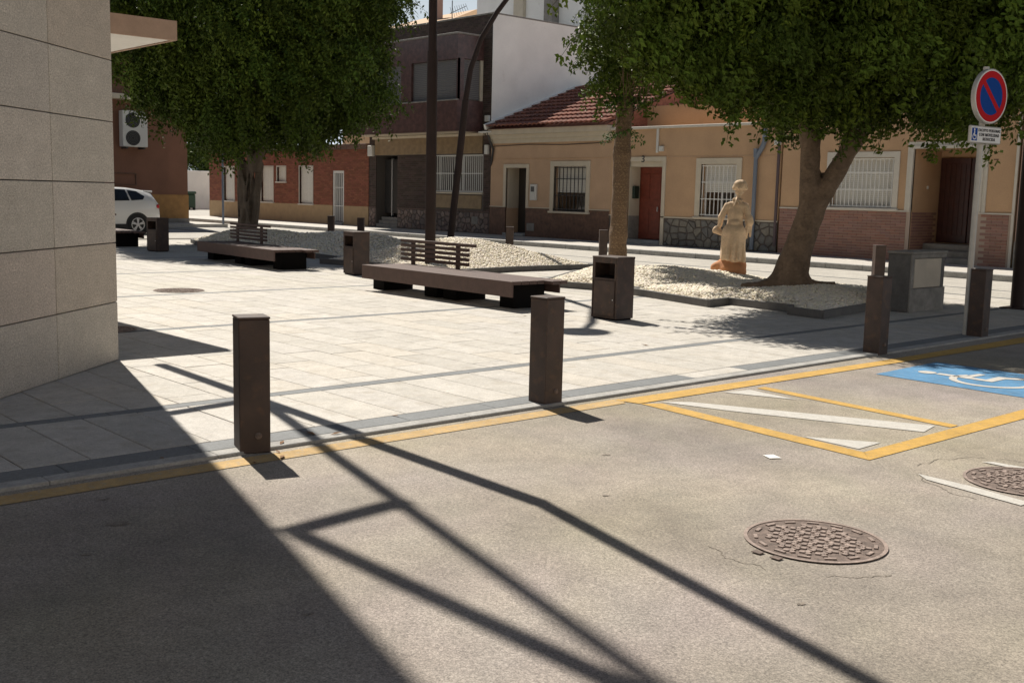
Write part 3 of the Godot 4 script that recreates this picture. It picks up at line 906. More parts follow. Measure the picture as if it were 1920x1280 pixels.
func make_brick_dado_house() -> void:
	var h := thing("brick_dado_house", "orange-tan house with brick dado, white grille window and deep dark doorway", "house")
	var x0 := -18.06
	var x1 := -11.48
	var door := [-14.12, -12.36, SW, 2.98]
	var win := [-16.47, -14.65, 1.46, 2.77]
	put(h, "wall", wallm(x0, x1, SW, 4.7, [door, win], ZF, -28.6), M.plaster_tan)
	put(h, "body", boxm(Vector3(x0, SW, -36), Vector3(x1, 4.7, -28.6)), M.plaster_tan)
	put(h, "roof_cornice", boxm(Vector3(x0, 4.702, -36), Vector3(x1, 4.86, ZF + .15), .01), M.white_trim)
	put(h, "dado_mortar", wallm(x0, x1, SW, 1.38, [door], ZF + .012, ZF - .03), M.mortar_pale)
	put(h, "dado_cap", wallm(x0, x1, 1.382, 1.415, [door], ZF + .05, ZF - .03), M.white_trim)
	# bricks of the dado, laid one by one
	var cols := []
	for c in [Color(.27, .15, .118), Color(.33, .185, .15), Color(.26, .145, .12), Color(.31, .165, .125), Color(.28, .165, .14)]:
		var m := StandardMaterial3D.new()
		m.albedo_color = s(c)
		m.roughness = .9
		cols.append(m)
	var r := RandomNumberGenerator.new()
	r.seed = 12
	var rest := MB.new()
	var full := boxm(Vector3(0, 0, -.02), Vector3(.262, .062, .014))
	var half := boxm(Vector3(0, 0, -.02), Vector3(.125, .062, .014))
	var cnt := 0
	for row in 17:
		var y := SW + .006 + row * .0740
		var x := x0 + .005
		var first := row % 2 == 1
		while x < x1 - .05:
			var w := .125 if first else .262
			first = false
			if x + w > x1: w = .125
			if x + w > door[0] - .09 and x < door[1] + .09:
				if x < door[0] - .215 and w > .2: w = .125
				elif x < door[0]: x = door[1] + .09 + (.137 if row % 2 else 0.0); continue
			if x + w < x1 + .001:
				if cnt < 298: put(h, "brick", full if w > .2 else half, cols[r.randi() % 5], Vector3(x, y, ZF + .012))
				else:
					rest.col = [Color(.27, .15, .118), Color(.33, .185, .15), Color(.26, .145, .12)][r.randi() % 3]
					rest.box(Vector3(x, y, ZF), Vector3(x + w, y + .062, ZF + .026))
				cnt += 1
			x += w + .012
	# bricks inside the doorway
	for row in 17:
		var y := SW + .006 + row * .074
		var z := -27.82 + (.13 if row % 2 else 0.0)
		while z < ZF - .1:
			rest.col = [Color(.27, .15, .118), Color(.33, .185, .15), Color(.26, .145, .12)][r.randi() % 3]
			rest.box(Vector3(door[0], y, z), Vector3(door[0] + .016, y + .062, min(z + .25, ZF - .06)))
			z += .262
	tag(put(h, "bricks", rest.mesh(), M.brick_red), "", "", "", "stuff")
	window(h, win[0], win[1], win[2], win[3], ZF, {"bars": 15, "rails": [.03, .36, .70, .97], "surround": .15, "low": false, "blind": 1.0, "trim": M.white_trim, "blind_mat": M.blind})
	var d := sub(h, "doorway")
	var ds := MB.new()
	for e in [[.17, .03], [.07, .07]]:
		ds.box(Vector3(door[0] - e[0], SW + (1.3 if e[0] > .1 else 1.3), ZF - .05), Vector3(door[0] - (e[0] - .1 if e[0] > .1 else 0.0), door[3] + e[0], ZF + e[1]))
		ds.box(Vector3(door[1] + (e[0] - .1 if e[0] > .1 else 0.0), SW + 1.3, ZF - .05), Vector3(door[1] + e[0], door[3] + e[0], ZF + e[1]))
		ds.box(Vector3(door[0] - (e[0] - .1 if e[0] > .1 else 0.0), door[3] + (e[0] - .1 if e[0] > .1 else 0.0), ZF - .05), Vector3(door[1] + (e[0] - .1 if e[0] > .1 else 0.0), door[3] + e[0], ZF + e[1] - .001))
	put(d, "surround", ds.mesh(), M.white_trim)
	put(d, "back_wall", boxm(Vector3(door[0], SW, -28.0), Vector3(door[1], door[3], -27.92)), M.plaster_tan)
	for q in [[-14.08, -13.27], [-13.25, -12.42]]:
		put(d, "leaf", boxm(Vector3(q[0], .60, -27.92), Vector3(q[1], 2.8, -27.85), .01), M.dark_door)
		for k in 5: put(d, "door_slat", boxm(Vector3(q[0] + .08 + k * .135, .8, -27.85), Vector3(q[0] + .16 + k * .135, 2.65, -27.832), .006), M.dark_door)
	put(d, "step", boxm(Vector3(door[0] + .02, SW, -27.9), Vector3(door[1], .58, -27.2), .012), M.concrete)
	put(d, "step", boxm(Vector3(door[0] + .02, SW, -27.2), Vector3(door[1], .42, -26.88), .012), M.concrete)
	put(d, "step", boxm(Vector3(door[0] + .02, SW, -26.88), Vector3(door[1], .27, -26.55), .012), M.concrete)
	put(d, "doorbell", boxm(Vector3(door[0], 1.98, -27.3), Vector3(door[0] + .03, 2.06, -27.25)), M.plastic_white)
	lettering(h, "house_number", "7", .17, M.roots, Vector3(-12.02, 2.62, ZF + .003))
	put(h, "corner_strip", boxm(Vector3(x1 - .05, SW, ZF), Vector3(x1 + .01, 4.6, ZF + .04)), M.white_trim)

func make_pink_house() -> void:
	var h := thing("pink_house", "plain pinkish plastered house behind the dark lamp post", "house")
	var win := [-8.9, -7.6, 1.2, 2.7]
	put(h, "wall", wallm(-11.42, -2.0, SW, 6.5, [win], ZF, -28.2), M.plaster_pink)
	put(h, "body", boxm(Vector3(-11.42, SW, -36), Vector3(-2, 6.5, -28.2)), M.plaster_pink)
	put(h, "plinth", boxm(Vector3(-11.42, SW, ZF - .02), Vector3(-2, .75, ZF + .03)), M.concrete)
	window(h, win[0], win[1], win[2], win[3], ZF, {"bars": 9})

func make_dark_house() -> void:
	var h := thing("dark_brick_house", "two-storey dark brick house with red marble bay and white party wall", "house")
	var x0 := -38.34
	var x1 := -30.62
	var door := [-37.85, -36.35, SW, 3.05]
	var win := [-33.84, -31.03, 1.63, 3.03]
	put(h, "wall", wallm(x0, x1, SW, 8.0, [door, win], ZF, -28.2), M.mortar_dark)
	put(h, "body", boxm(Vector3(x0, SW, -38), Vector3(x1, 7.98, -28.2)), M.mortar_dark)
	tag(put(h, "bricks", brick_sheet(x0 + .005, x1 - .005, .95, 8.0, [door, [-33.9, -30.98, 1.0, 3.05], [-37.95, -31.05, 3.05, 3.82]], ZF, Color(.068, .046, .038), .3, 3), M.brick_red), "", "", "", "stuff")
	put(h, "party_wall", boxm(Vector3(x1, 3.7, -38.01), Vector3(x1 + .02, 8.02, ZF + .012)), M.white_wall)
	put(h, "parapet_cap", boxm(Vector3(x0, 8.0, -38.02), Vector3(x1 + .03, 8.06, ZF + .05), .01), M.concrete)
	stones(h, -36.32, x1, SW + .01, .90, ZF + .005, .27, [Color(.21, .155, .135), Color(.175, .125, .11), Color(.24, .185, .16), Color(.15, .12, .11)], 7)
	stones(h, x0, -37.88, SW + .01, .90, ZF + .005, .26, [Color(.21, .155, .135), Color(.175, .125, .11), Color(.24, .185, .16)], 8)
	put(h, "dado_cap", wallm(x0, x1, .905, .945, [door], ZF + .03, ZF - .02), M.red_marble)
	put(h, "marble_panel", boxm(Vector3(-33.84, 1.02, ZF - .02), Vector3(-31.08, 1.52, ZF + .03), .01), M.ochre_marble)
	put(h, "marble_band", boxm(Vector3(-37.9, 3.06, ZF - .02), Vector3(-31.06, 3.70, ZF + .05), .01), M.ochre_marble)
	put(h, "band_trim", boxm(Vector3(-38.0, 3.70, ZF - .02), Vector3(-30.95, 3.80, ZF + .12), .01), M.cream)
	put(h, "hatch", boxm(Vector3(-31.6, .45, ZF), Vector3(-31.25, .74, ZF + .045), .008), M.concrete)
	window(h, win[0], win[1], win[2], win[3], ZF, {"bars": 24, "rails": [.02, .5, .98], "surround": 0.0, "blind": 0.0})
	var d := sub(h, "door")
	put(d, "back_wall", boxm(Vector3(door[0], SW, -27.5), Vector3(door[1], 3.05, -27.44)), M.black_door)
	put(d, "leaf", boxm(Vector3(-37.3, .7, -27.0), Vector3(-36.4, 2.9, -26.94), .01), M.dark_metal)
	put(d, "side_light", boxm(Vector3(-37.85, .7, -27.0), Vector3(-37.34, 2.9, -26.95)), M.dark_metal)
	put(d, "door_post", boxm(Vector3(-37.34, .6, -27.0), Vector3(-37.28, 2.95, -26.9), .008), M.alloy)
	var hd := MB.new()
	for k in 12:
		var a := PI * k / 12.0 - PI / 2
		var b := PI * (k + 1) / 12.0 - PI / 2
		hd.tube([Vector3(-36.62 - cos(a) * .22, 2.0 + sin(a) * .28, -26.9), Vector3(-36.62 - cos(b) * .22, 2.0 + sin(b) * .28, -26.9)], [.02, .02], 6)
	put(d, "handle", hd.mesh(), M.alloy)
	for k in 3: put(d, "step", boxm(Vector3(door[0], SW, -27.0), Vector3(door[1], SW + .14 * (3 - k), -26.78 + k * .14), .01), M.concrete)
	# first-floor bay
	var bay := sub(h, "bay")
	var bz := -25.27
	var w1 := [-33.85, -31.16, 4.95, 6.36]
	var w0 := [-37.2, -34.5, 4.95, 6.36]
	put(bay, "bay_wall", wallm(-38.3, -31.1, 3.82, 7.22, [w0, w1], bz, bz - .3), M.red_marble)
	var sd := MB.new()
	sd.box(Vector3(-31.4, 3.82, ZF + .0), Vector3(-31.1, 4.93, bz - .3))
	sd.box(Vector3(-31.4, 6.38, ZF + .0), Vector3(-31.1, 7.22, bz - .3))
	put(bay, "side_wall", sd.mesh(), M.red_marble)
	put(bay, "soffit", boxm(Vector3(-38.3, 3.815, ZF + .01), Vector3(-31.4, 3.9, bz - .3)), M.cream)
	put(bay, "ledge", boxm(Vector3(-38.32, 7.22, ZF + .01), Vector3(-31.06, 7.28, bz + .04), .01), M.concrete)
	put(bay, "corner_post", boxm(Vector3(-31.16, 4.93, bz - .12), Vector3(-31.1, 6.38, bz - .005)), M.cream)
	put(bay, "back_post", boxm(Vector3(-31.18, 4.93, ZF + .02), Vector3(-31.11, 6.38, ZF + .14)), M.cream)
	put(bay, "window_sill", boxm(Vector3(-38.3, 4.90, bz - .05), Vector3(-31.07, 4.95, bz + .04), .01), M.concrete)
	var sm := boxm(Vector3(0, 0, 0), Vector3(2.68, .06, .02), .006)
	for w in [w0, w1]:
		for k in 21: put(bay, "shutter_slat", sm, M.shutter, Vector3(w[0], 4.96 + k * .0668, bz - .12))
	var ss := boxm(Vector3(-.02, 0, 0), Vector3(0, .06, .92), .006)
	for k in 21: put(bay, "shutter_slat", ss, M.shutter, Vector3(-31.16, 4.96 + k * .0668, ZF + .16))
	put(bay, "shutter_back", boxm(Vector3(-38.2, 4.9, bz - .2), Vector3(-31.3, 6.4, bz - .16)), M.room)
	put(bay, "shutter_back", boxm(Vector3(-31.3, 4.9, ZF + .1), Vector3(-31.25, 6.4, bz - .2)), M.room)
	# things fixed to the front
	put(h, "wall_lamp", boxm(Vector3(-38.28, 3.02, ZF), Vector3(-37.95, 3.46, ZF + .16), .02), M.plastic_white)
	put(h, "cable_box", boxm(Vector3(-30.86, 3.02, ZF + .012), Vector3(-30.68, 3.36, ZF + .12), .01), M.plastic_white)
	put(h, "cable_tray", boxm(Vector3(-31.0, 3.78, ZF + .0), Vector3(-30.3, 3.84, ZF + .3), .008), M.white_metal)
	put(h, "small_box", boxm(Vector3(-30.9, 4.2, ZF + .012), Vector3(-30.66, 4.42, ZF + .1), .01), M.plastic_white)
	# set-back top storey
	var pent := sub(h, "top_storey")
	put(pent, "wall", boxm(Vector3(-38.1, 8.06, -44), Vector3(-30.9, 11.4, -32.0)), M.white_wall)
	put(pent, "pillar", boxm(Vector3(-35.5, 8.07, -32.0), Vector3(-34.9, 11.38, -31.82), .01), M.cream)
	put(pent, "chimney", boxm(Vector3(-33.4, 8.07, -32.0), Vector3(-32.9, 10.9, -31.6), .01), M.concrete)
	var an := thing("roof_aerial", "television aerial on a thin mast on the flat roof", "aerial", Vector3(-37.35, 8.06, -30))
	var a1 := MB.new()
	a1.tube([Vector3(0, 0, 0), Vector3(0, 1.6, 0)], [.02, .02], 8)
	put(an, "mast", a1.mesh(), M.concrete_dark)
	var a2 := MB.new()
	a2.tube([Vector3(-.15, 1.08, 0), Vector3(1.05, 1.25, .1)], [.014, .014], 6)
	put(an, "boom", a2.mesh(), M.concrete_dark)
	for k in 8:
		var el := MB.new()
		var px := -.05 + k * .145
		el.tube([Vector3(px - .03, 1.10 + k * .02 - (.22 - k * .015), -.1), Vector3(px + .03, 1.10 + k * .02 + (.22 - k * .015), .1)], [.008, .008], 5)
		put(an, "element", el.mesh(), M.concrete_dark)

func make_red_house() -> void:
	var h := thing("red_brick_house", "low red brick house with beige dado and narrow white framed windows", "house")
	var x0 := -52.7
	var x1 := -38.38
	var wins := [[-51.1, -50.02, .96, 2.62], [-47.35, -46.22, .98, 2.62], [-43.87, -42.74, .96, 2.62]]
	var door := [-41.13, -40.24, SW, 2.43]
	var vent := [-45.86, -45.09, 1.94, 2.61]
	var holes := wins.duplicate()
	holes.append(door)
	holes.append(vent)
	put(h, "wall", wallm(x0, x1, SW, 3.5, holes, ZF, -28.2), M.mortar_red)
	put(h, "body", boxm(Vector3(x0, SW, -37), Vector3(x1, 3.48, -28.2)), M.mortar_red)
	tag(put(h, "bricks", brick_sheet(x0, x1, .94, 3.32, holes, ZF, Color(.235, .085, .05), .22, 5), M.brick_red), "", "", "", "stuff")
	put(h, "dado", wallm(x0, x1, SW, .935, [wins[0], wins[1], wins[2], door], ZF + .025, ZF - .03), M.beige_dado)
	put(h, "roof_edge", boxm(Vector3(x0 - .02, 3.33, -37.02), Vector3(x1, 3.55, ZF + .16), .01), M.brown_tile)
	for w in wins: window(h, w[0], w[1], w[2], w[3], ZF, {"surround": .04, "trim": M.white_trim, "blind": .96, "deep": .1})
	window(h, vent[0], vent[1], vent[2], vent[3], ZF, {"surround": .05, "trim": M.white_trim, "blind": 1.0, "deep": .1})
	var d := sub(h, "door")
	var ds := MB.new()
	ds.box(Vector3(door[0], SW + .1, -26.62), Vector3(door[0] + .1, door[3], -26.52))
	ds.box(Vector3(door[1] - .1, SW + .1, -26.62), Vector3(door[1], door[3], -26.52))
	ds.box(Vector3(door[0] + .1, door[3] - .1, -26.62), Vector3(door[1] - .1, door[3], -26.52))
	put(d, "frame", ds.mesh(), M.white_metal)
	put(d, "leaf", boxm(Vector3(door[0] + .1, SW + .1, -26.66), Vector3(door[1] - .1, door[3] - .1, -26.60)), M.shutter)
	for k in 5: put(d, "bar", boxm(Vector3(door[0] + .16 + k * .135, SW + .15, -26.58), Vector3(door[0] + .19 + k * .135, door[3] - .12, -26.55)), M.white_metal)
	for f in [.9, 1.7]: put(d, "rail", boxm(Vector3(door[0] + .1, f, -26.585), Vector3(door[1] - .1, f + .03, -26.545)), M.white_metal)
	put(d, "step", boxm(Vector3(door[0], SW, -26.66), Vector3(door[1], SW + .1, ZF + .1), .01), M.kerb)

func make_brown_building() -> void:
	var h := thing("brown_building", "shaded brown building with ochre dado across the side street", "building")
	var xf := -42.7
	put(h, "wall", boxm(Vector3(-52, 0, -20.5), Vector3(xf, 8.5, 25)), M.plaster_brown)
	put(h, "dado", boxm(Vector3(-51.9, .30, -20.52), Vector3(xf + .025, 1.26, 24.9)), M.ochre_tile)
	put(h, "plinth", boxm(Vector3(-51.95, 0, -20.53), Vector3(xf + .05, .298, 24.9)), M.concrete)
	put(h, "balcony_slab", boxm(Vector3(xf, 4.9, -20.4), Vector3(xf + .6, 5.1, 10), .01), M.cream)
	var fr := MB.new()
	for e in [[1.60, 1.64], [2.04, 2.08]]: fr.box(Vector3(xf, e[0], -18.32), Vector3(xf + .05, e[1], -17.3))
	for e in [-18.32, -17.34]: fr.box(Vector3(xf, 1.64, e), Vector3(xf + .05, 2.04, e + .04))
	put(h, "hatch_frame", fr.mesh(), M.brown_tile)
	var a := thing("air_conditioner", "white outdoor air conditioner with two fans on the brown wall", "air conditioner", Vector3(xf, 3.03, -18.12))
	put(a, "case", boxm(Vector3(.12, .06, -.5), Vector3(.5, 1.45, .5), .02), M.plastic_white)
	for k in 2:
		var y := .40 + k * .68
		var rg := MB.new()
		rg.lathe([Vector2(0, .502), Vector2(.27, .502), Vector2(.27, .512), Vector2(.29, .512), Vector2(.29, .49)], 28)
		rg.xform(Transform3D(Basis(Vector3(0, 0, 1), -PI / 2), Vector3(0, y, .1)))
		var fan := put(a, "fan", rg.mesh(), M.car_black)
		for j in 4:
			var gr := MB.new()
			gr.lathe([Vector2(.06 * (j + 1), .513), Vector2(.06 * (j + 1) + .008, .517), Vector2(.06 * (j + 1) + .016, .513)], 24)
			gr.xform(Transform3D(Basis(Vector3(0, 0, 1), -PI / 2), Vector3(0, y, .1)))
			put(fan, "grille_ring", gr.mesh(), M.concrete_dark)
	for zz in [-.35, .35]: put(a, "bracket", boxm(Vector3(0, -.02, zz - .03), Vector3(.52, .05, zz + .03)), M.dark_metal)

func make_far_things() -> void:
	# unseen house row across the road, added so its light fills the shade
	var op := thing("added_house_row", "unseen cream house row added behind the viewer to bounce light", "house", Vector3(8.5, 0, 0))
	var hs := []
	for k in 7: hs.append([-12.0 + k * 4.0, -10.6 + k * 4.0, 1.0, 2.4])
	var fw := put(op, "wall", wallm(-14, 16, SW, 8.2, hs, 0.0, -.6), M.cream_wall)
	fw.rotation.y = -PI / 2
	put(op, "body", boxm(Vector3(.6, 0, -14), Vector3(9, 8.2, 16)), M.cream_wall)
	put(op, "pavement", boxm(Vector3(-1.5, ROAD, -14), Vector3(0, SW, 16)), M.granite)
	put_tag("white_garden_wall", boxm(Vector3(-75.2, ROAD, -50), Vector3(-74.8, 2.75, -25), .03), M.white_wall, "white rendered wall at the end of the side street", "wall")
	var t := thing("tan_block", "tan block with tiled pitched roof rising behind the dark brick house", "building", Vector3(-58, 0, -47))
	put(t, "wall", boxm(Vector3(-6, 0, -6), Vector3(5.2, 11.7, 5)), M.plaster_tan)
	var rf := MB.new()
	rf.quad(Vector3(-6.2, 11.7, 5.2), Vector3(5.4, 11.7, 5.2), Vector3(2, 13.4, 0), Vector3(-3, 13.4, 0), Vector3(0, 1, 1))
	rf.tri(Vector3(5.4, 11.7, 5.2), Vector3(5.4, 11.7, -6), Vector3(2, 13.4, 0), Vector3(1, 1, 0))
	rf.quad(Vector3(-6.2, 11.7, -6), Vector3(5.4, 11.7, -6), Vector3(2, 13.4, 0), Vector3(-3, 13.4, 0), Vector3(0, 1, -1))
	put(t, "roof", rf.mesh(), M.ochre_tile)
	put(t, "chimney", boxm(Vector3(1.3, 12.2, 2.6), Vector3(1.8, 14.6, 3.1), .02), M.plaster_pink)
	var b := thing("green_bin", "dark green wheeled rubbish container at the end of the street", "bin", Vector3(-72.6, ROAD, -34.6))
	put(b, "tub", boxm(Vector3(-.5, .15, -.6), Vector3(.5, 1.1, .6), .06), M.green_plastic)
	put(b, "lid", boxm(Vector3(-.55, 1.1, -.65), Vector3(.55, 1.3, .65), .08), M.green_plastic)
	for q in [[-.4, -.5], [.4, -.5], [-.4, .5], [.4, .5]]: put(b, "wheel", boxm(Vector3(q[0] - .05, 0, q[1] - .1), Vector3(q[0] + .05, .2, q[1] + .1), .06), M.rubber)
	var p := thing("grey_post", "thin grey steel post standing by the kerb near the red brick house", "post", Vector3(-41.4, SW, -21.4))
	var mb := MB.new()
	mb.tube([Vector3.ZERO, Vector3(0, 3.6, 0)], [.045, .045], 10)
	put(p, "pole", mb.mesh(), M.pipe_blue)
	put(p, "plate", boxm(Vector3(-.02, 2.9, -.3), Vector3(.02, 3.5, .3), .01), M.plastic_white)

# ---------------------------------------------------------------- stone corner building on the left
func make_stone_building() -> void:
	var h := thing("stone_building", "tall corner building clad in large beige stone panels", "building")
	var c0 := Vector2(-9.84, -4.02)
	var dir := Vector2(.682, .7314)
	var c1 := c0 + dir * 3.36
	var top := 11.6
	var core := MB.new()
	core.prism(PackedVector2Array([c0 + Vector2(-.05, .07), c1 + Vector2(-.05, .03), Vector2(c1.x - .05, 14), Vector2(-21.9, 14), Vector2(-21.9, c0.y + .07)]), ROAD, top)
	put(h, "backing_wall", core.mesh(), M.panel_joint)
	var mats := []
	for f in [Color(1, 1, 1), Color(.95, .96, .95), Color(.97, .93, .92), Color(.91, .92, .93), Color(.93, .90, .86)]: mats.append(tint(M.panel, f))
	var r := RandomNumberGenerator.new()
	r.seed = 6
	var pw := 1.12
	var ph := .5395
	var pm := boxm(Vector3(.004, .004, -.06), Vector3(pw - .004, ph - .004, 0), .004)
	for j in 21:
		for i in 3:                                    # splayed corner face
			var q: Vector2 = c0 + dir * (i + 1) * pw
			var o := put(h, "panel", pm, mats[r.randi() % 5], Vector3(q.x, j * ph, q.y))
			o.rotation.y = atan2(dir.y, -dir.x)
		for i in 8:                                    # face to the plaza
			var o := put(h, "panel", pm, mats[r.randi() % 5], Vector3(c0.x - i * pw, j * ph, c0.y))
			o.rotation.y = PI
		for i in 5:                                    # face to the road
			var o := put(h, "panel", pm, mats[r.randi() % 5], Vector3(c1.x, j * ph, c1.y + (i + 1) * pw))
			o.rotation.y = PI / 2
	# entrance canopy and the steel frame round the corner that throws the bar shadows
	var cn := sub(h, "canopy")
	put(cn, "soffit", boxm(Vector3(-18.2, 3.28, -5.76), Vector3(-12.34, 3.31, -4.03)), M.white_wall)
	put(cn, "slab", boxm(Vector3(-18.2, 3.31, -5.76), Vector3(-12.34, 3.47, -4.03)), M.white_wall)
	put(cn, "fascia", boxm(Vector3(-12.34, 3.27, -5.80), Vector3(-12.29, 3.49, -4.03)), M.fascia)
	put(cn, "fascia", boxm(Vector3(-18.2, 3.27, -5.80), Vector3(-12.342, 3.49, -5.76)), M.fascia)
	var f := thing("steel_frame", "dark square steel frame fixed high on the stone corner building", "frame")
	var hb := 3.75
	bar4(f, "beam", Vector3(-12.1, hb, -4.93), Vector3(-6.79, hb, -4.65), .062)
	bar4(f, "post", Vector3(-6.79, hb, -4.65), Vector3(-6.79, top - .4, -4.65), .062)
	bar4(f, "post", Vector3(-10.12, hb, -4.83), Vector3(-10.12, top - .4, -4.83), .062)
	bar4(f, "bracket", Vector3(-10.0, hb, -4.05), Vector3(-10.12, hb, -4.83), .075)
	bar4(f, "bracket", Vector3(-9.86, 7.45, -4.05), Vector3(-9.95, 7.45, -4.83), .085)
	bar4(f, "beam", Vector3(-9.85, 7.5, -4.10), Vector3(-6.79, 7.5, -4.08), .062)
	bar4(f, "tie", Vector3(-6.79, 7.5, -4.08), Vector3(-6.79, 7.5, -4.65), .05)

func bar4(parent: Node, called: String, a: Vector3, b: Vector3, w: float) -> void:
	var mb := MB.new()
	mb.tube([a, b], [w, w], 4)
	put(parent, called, mb.mesh(), M.lamp_steel)

# ---------------------------------------------------------------- street furniture
func make_bollards() -> void:
	var body := MB.new()
	body.bev(Vector3(-.095, -.02, -.095), Vector3(.095, .81, .095), .006)
	var bm := body.mesh()
	var cap := boxm(Vector3(-.0975, .81, -.0975), Vector3(.0975, .825, .0975), .004)
	var bolt := MB.new()
	bolt.lathe([Vector2(.022, 0), Vector2(.022, .006), Vector2(.012, .012), Vector2(0, .013)], 12)
	bolt.xform(Transform3D(Basis(Vector3(0, 0, 1), -PI / 2), Vector3(.095, .09, -.02)))
	var bo := bolt.mesh()
	var near := "rusty brown square bollards along the plaza kerb"
	var far := "rusty brown square bollards along the far street"
	for e in [[-6.02, -3.29, -.30, "rusty brown square bollard at the kerb beside the stone corner building", near],
			[-6.06, -5.86, 0.0, "rusty brown square bollard at the kerb with a round bolt near its foot", near],
			[-6.04, -10.78, 0.0, "rusty brown square bollard on the kerb beside the blue wheelchair marking", near],
			[-6.08, -13.27, 0.0, "rusty brown square bollard standing right beside the road sign post", near],
			[-19.58, -17.6, .83, "small rusty bollard behind the middle pebble bed", far],
			[-17.54, -18.7, .83, "small rusty bollard behind the straight slender tree trunk", far],
			[-28.4, -18.24, .83, "small rusty bollard in front of the red brick house's white door", far],
			[-26.4, -17.96, .83, "small rusty bollard in front of the corner of the red and dark brick houses", far],
			[-10.48, -18.62, .83, "small rusty bollard behind the concrete meter cabinet", far]]:
		var t := thing("bollard", e[3], "bollard", Vector3(e[0], 0, e[1]), e[2], e[4])
		put(t, "shaft", bm, M.corten)
		put(t, "cap", cap, M.corten)
		put(t, "bolt", bo, M.iron_dark)

func make_bins() -> void:
	for e in [[-9.76, -10.62, 0.0, "brown steel litter bin standing alone before the right-hand pebble bed"],
			[-17.58, -11.86, -.12, "brown steel litter bin standing between the two slatted benches"],
			[-25.88, -11.62, .15, "brown steel litter bin in front of the white car"]]:
		var t := thing("litter_bin", e[3], "litter bin", Vector3(e[0], 0, e[1]), e[2], "brown steel litter bins on the plaza")
		var w := .225
		var d := .165
		var mb := MB.new()
		# shell: four sides with an opening in the front
		mb.bev(Vector3(-w, .02, -d), Vector3(-w + .02, .80, d), .004)
		mb.bev(Vector3(w - .02, .02, -d), Vector3(w, .80, d), .004)
		mb.box(Vector3(-w + .02, .02, -d), Vector3(w - .02, .80, -d + .02))
		mb.box(Vector3(-w + .02, .02, d - .03), Vector3(w - .02, .54, d - .012))
		mb.box(Vector3(-w + .02, .74, d - .02), Vector3(w - .02, .80, d))
		mb.box(Vector3(-w + .02, .54, d - .02), Vector3(-w + .05, .74, d))
		mb.box(Vector3(w - .05, .54, d - .02), Vector3(w - .02, .74, d))
		put(t, "shell", mb.mesh(), M.corten)
		put(t, "top", boxm(Vector3(-w - .004, .80, -d - .004), Vector3(w + .004, .825, d + .004), .005), M.corten)
		put(t, "door", boxm(Vector3(-w + .035, .05, d - .012), Vector3(w - .045, .515, d + .004), .006), M.corten)
		put(t, "lip", boxm(Vector3(-w + .02, .52, d - .012), Vector3(w - .02, .545, d + .002), .004), M.corten)
		put(t, "lock", boxm(Vector3(w - .075, .26, d + .003), Vector3(w - .06, .275, d + .01)), M.alloy)
		put(t, "liner", boxm(Vector3(-w + .03, .06, -d + .03), Vector3(w - .03, .56, d - .05)), M.black_steel)
		put(t, "plinth", boxm(Vector3(-w + .02, 0, -d + .02), Vector3(w - .02, .02, d - .02)), M.black_steel)

func make_benches() -> void:
	for e in [[-12.95, -10.5, -.02, "long brown slatted bench in the sun before the middle pebble bed"],
			[-20.82, -11.42, -.06, "long brown slatted bench before the shaded tree bed"],
			[-29.75, -11.75, -.05, "brown slatted bench half hidden by the stone building, beside the white car"]]:
		var t := thing("bench", e[3], "bench", Vector3(e[0], 0, e[1]), e[2], "brown slatted benches in a row")
		# seat: five boards; the front ones end earlier so that the end is stepped
		for k in 6:
			var z := .40 - k * .147
			put(t, "seat_board", boxm(Vector3(-1.87 + (k % 2) * .03, .36, z - .138), Vector3(1.87 + (.0 if k < 4 else .16), .41, z), .006), M.bench_wood)
		put(t, "front_board", boxm(Vector3(-1.87, .19, .40), Vector3(1.87, .412, .43), .005), M.bench_wood)
		put(t, "rear_board", boxm(Vector3(-1.9, .22, -.475), Vector3(1.88, .345, -.45), .005), M.bench_wood)
		for x in [-1.78, -.36, .12, 1.45]: put(t, "leg_block", boxm(Vector3(x - .16, 0, -.42), Vector3(x + .16, .358, .16), .006), M.black_steel)
		for k in 5:
			var y := .47 + k * .075
			put(t, "back_slat", boxm(Vector3(-1.93, y, -.40), Vector3((.07 if k == 4 else -.10), y + .05, -.375), .005), M.bench_wood)
		for x in [-1.62, -.42]: put(t, "back_post", boxm(Vector3(x - .045, .35, -.435), Vector3(x + .045, .80, -.402), .005), M.bench_wood)

func lamp_post(at: Vector3, label: String, path: Array, r0: float, r1: float, head: bool) -> void:
	var t := thing("lamp_post", label, "lamp post", at, 0.0, "dark brown curved lamp posts")
	var low := MB.new()
	low.tube([path[0], path[1]], [r0, r0 * .97], 14)
	put(t, "sleeve", low.mesh(), M.lamp_steel)
	var up := MB.new()
	var rr := []
	var pp := path.slice(1)
	for i in pp.size(): rr.append(lerp(r0 * .82, r1, i / float(pp.size() - 1)))
	up.tube(pp, rr, 14)
	put(t, "arm", up.mesh(), M.lamp_steel)
	put(t, "base_plate", boxm(Vector3(-.2, -.02, -.2), Vector3(.2, .02, .2), .006), M.lamp_steel)
	if head:
		var e: Vector3 = path[-1]
		var hd := MB.new()
		hd.lathe([Vector2(0, .12), Vector2(.12, .11), Vector2(.34, .05), Vector2(.36, .02), Vector2(.34, 0), Vector2(.28, -.01)], 28, e + Vector3(0, -.04, 0))
		var l := put(t, "lantern", hd.mesh(), M.lamp_steel)
		var gl := MB.new()
		gl.lathe([Vector2(.28, -.012), Vector2(.15, -.04), Vector2(0, -.05)], 28, e + Vector3(0, -.04, 0))
		put(l, "lens", gl.mesh(), M.lamp_glass)

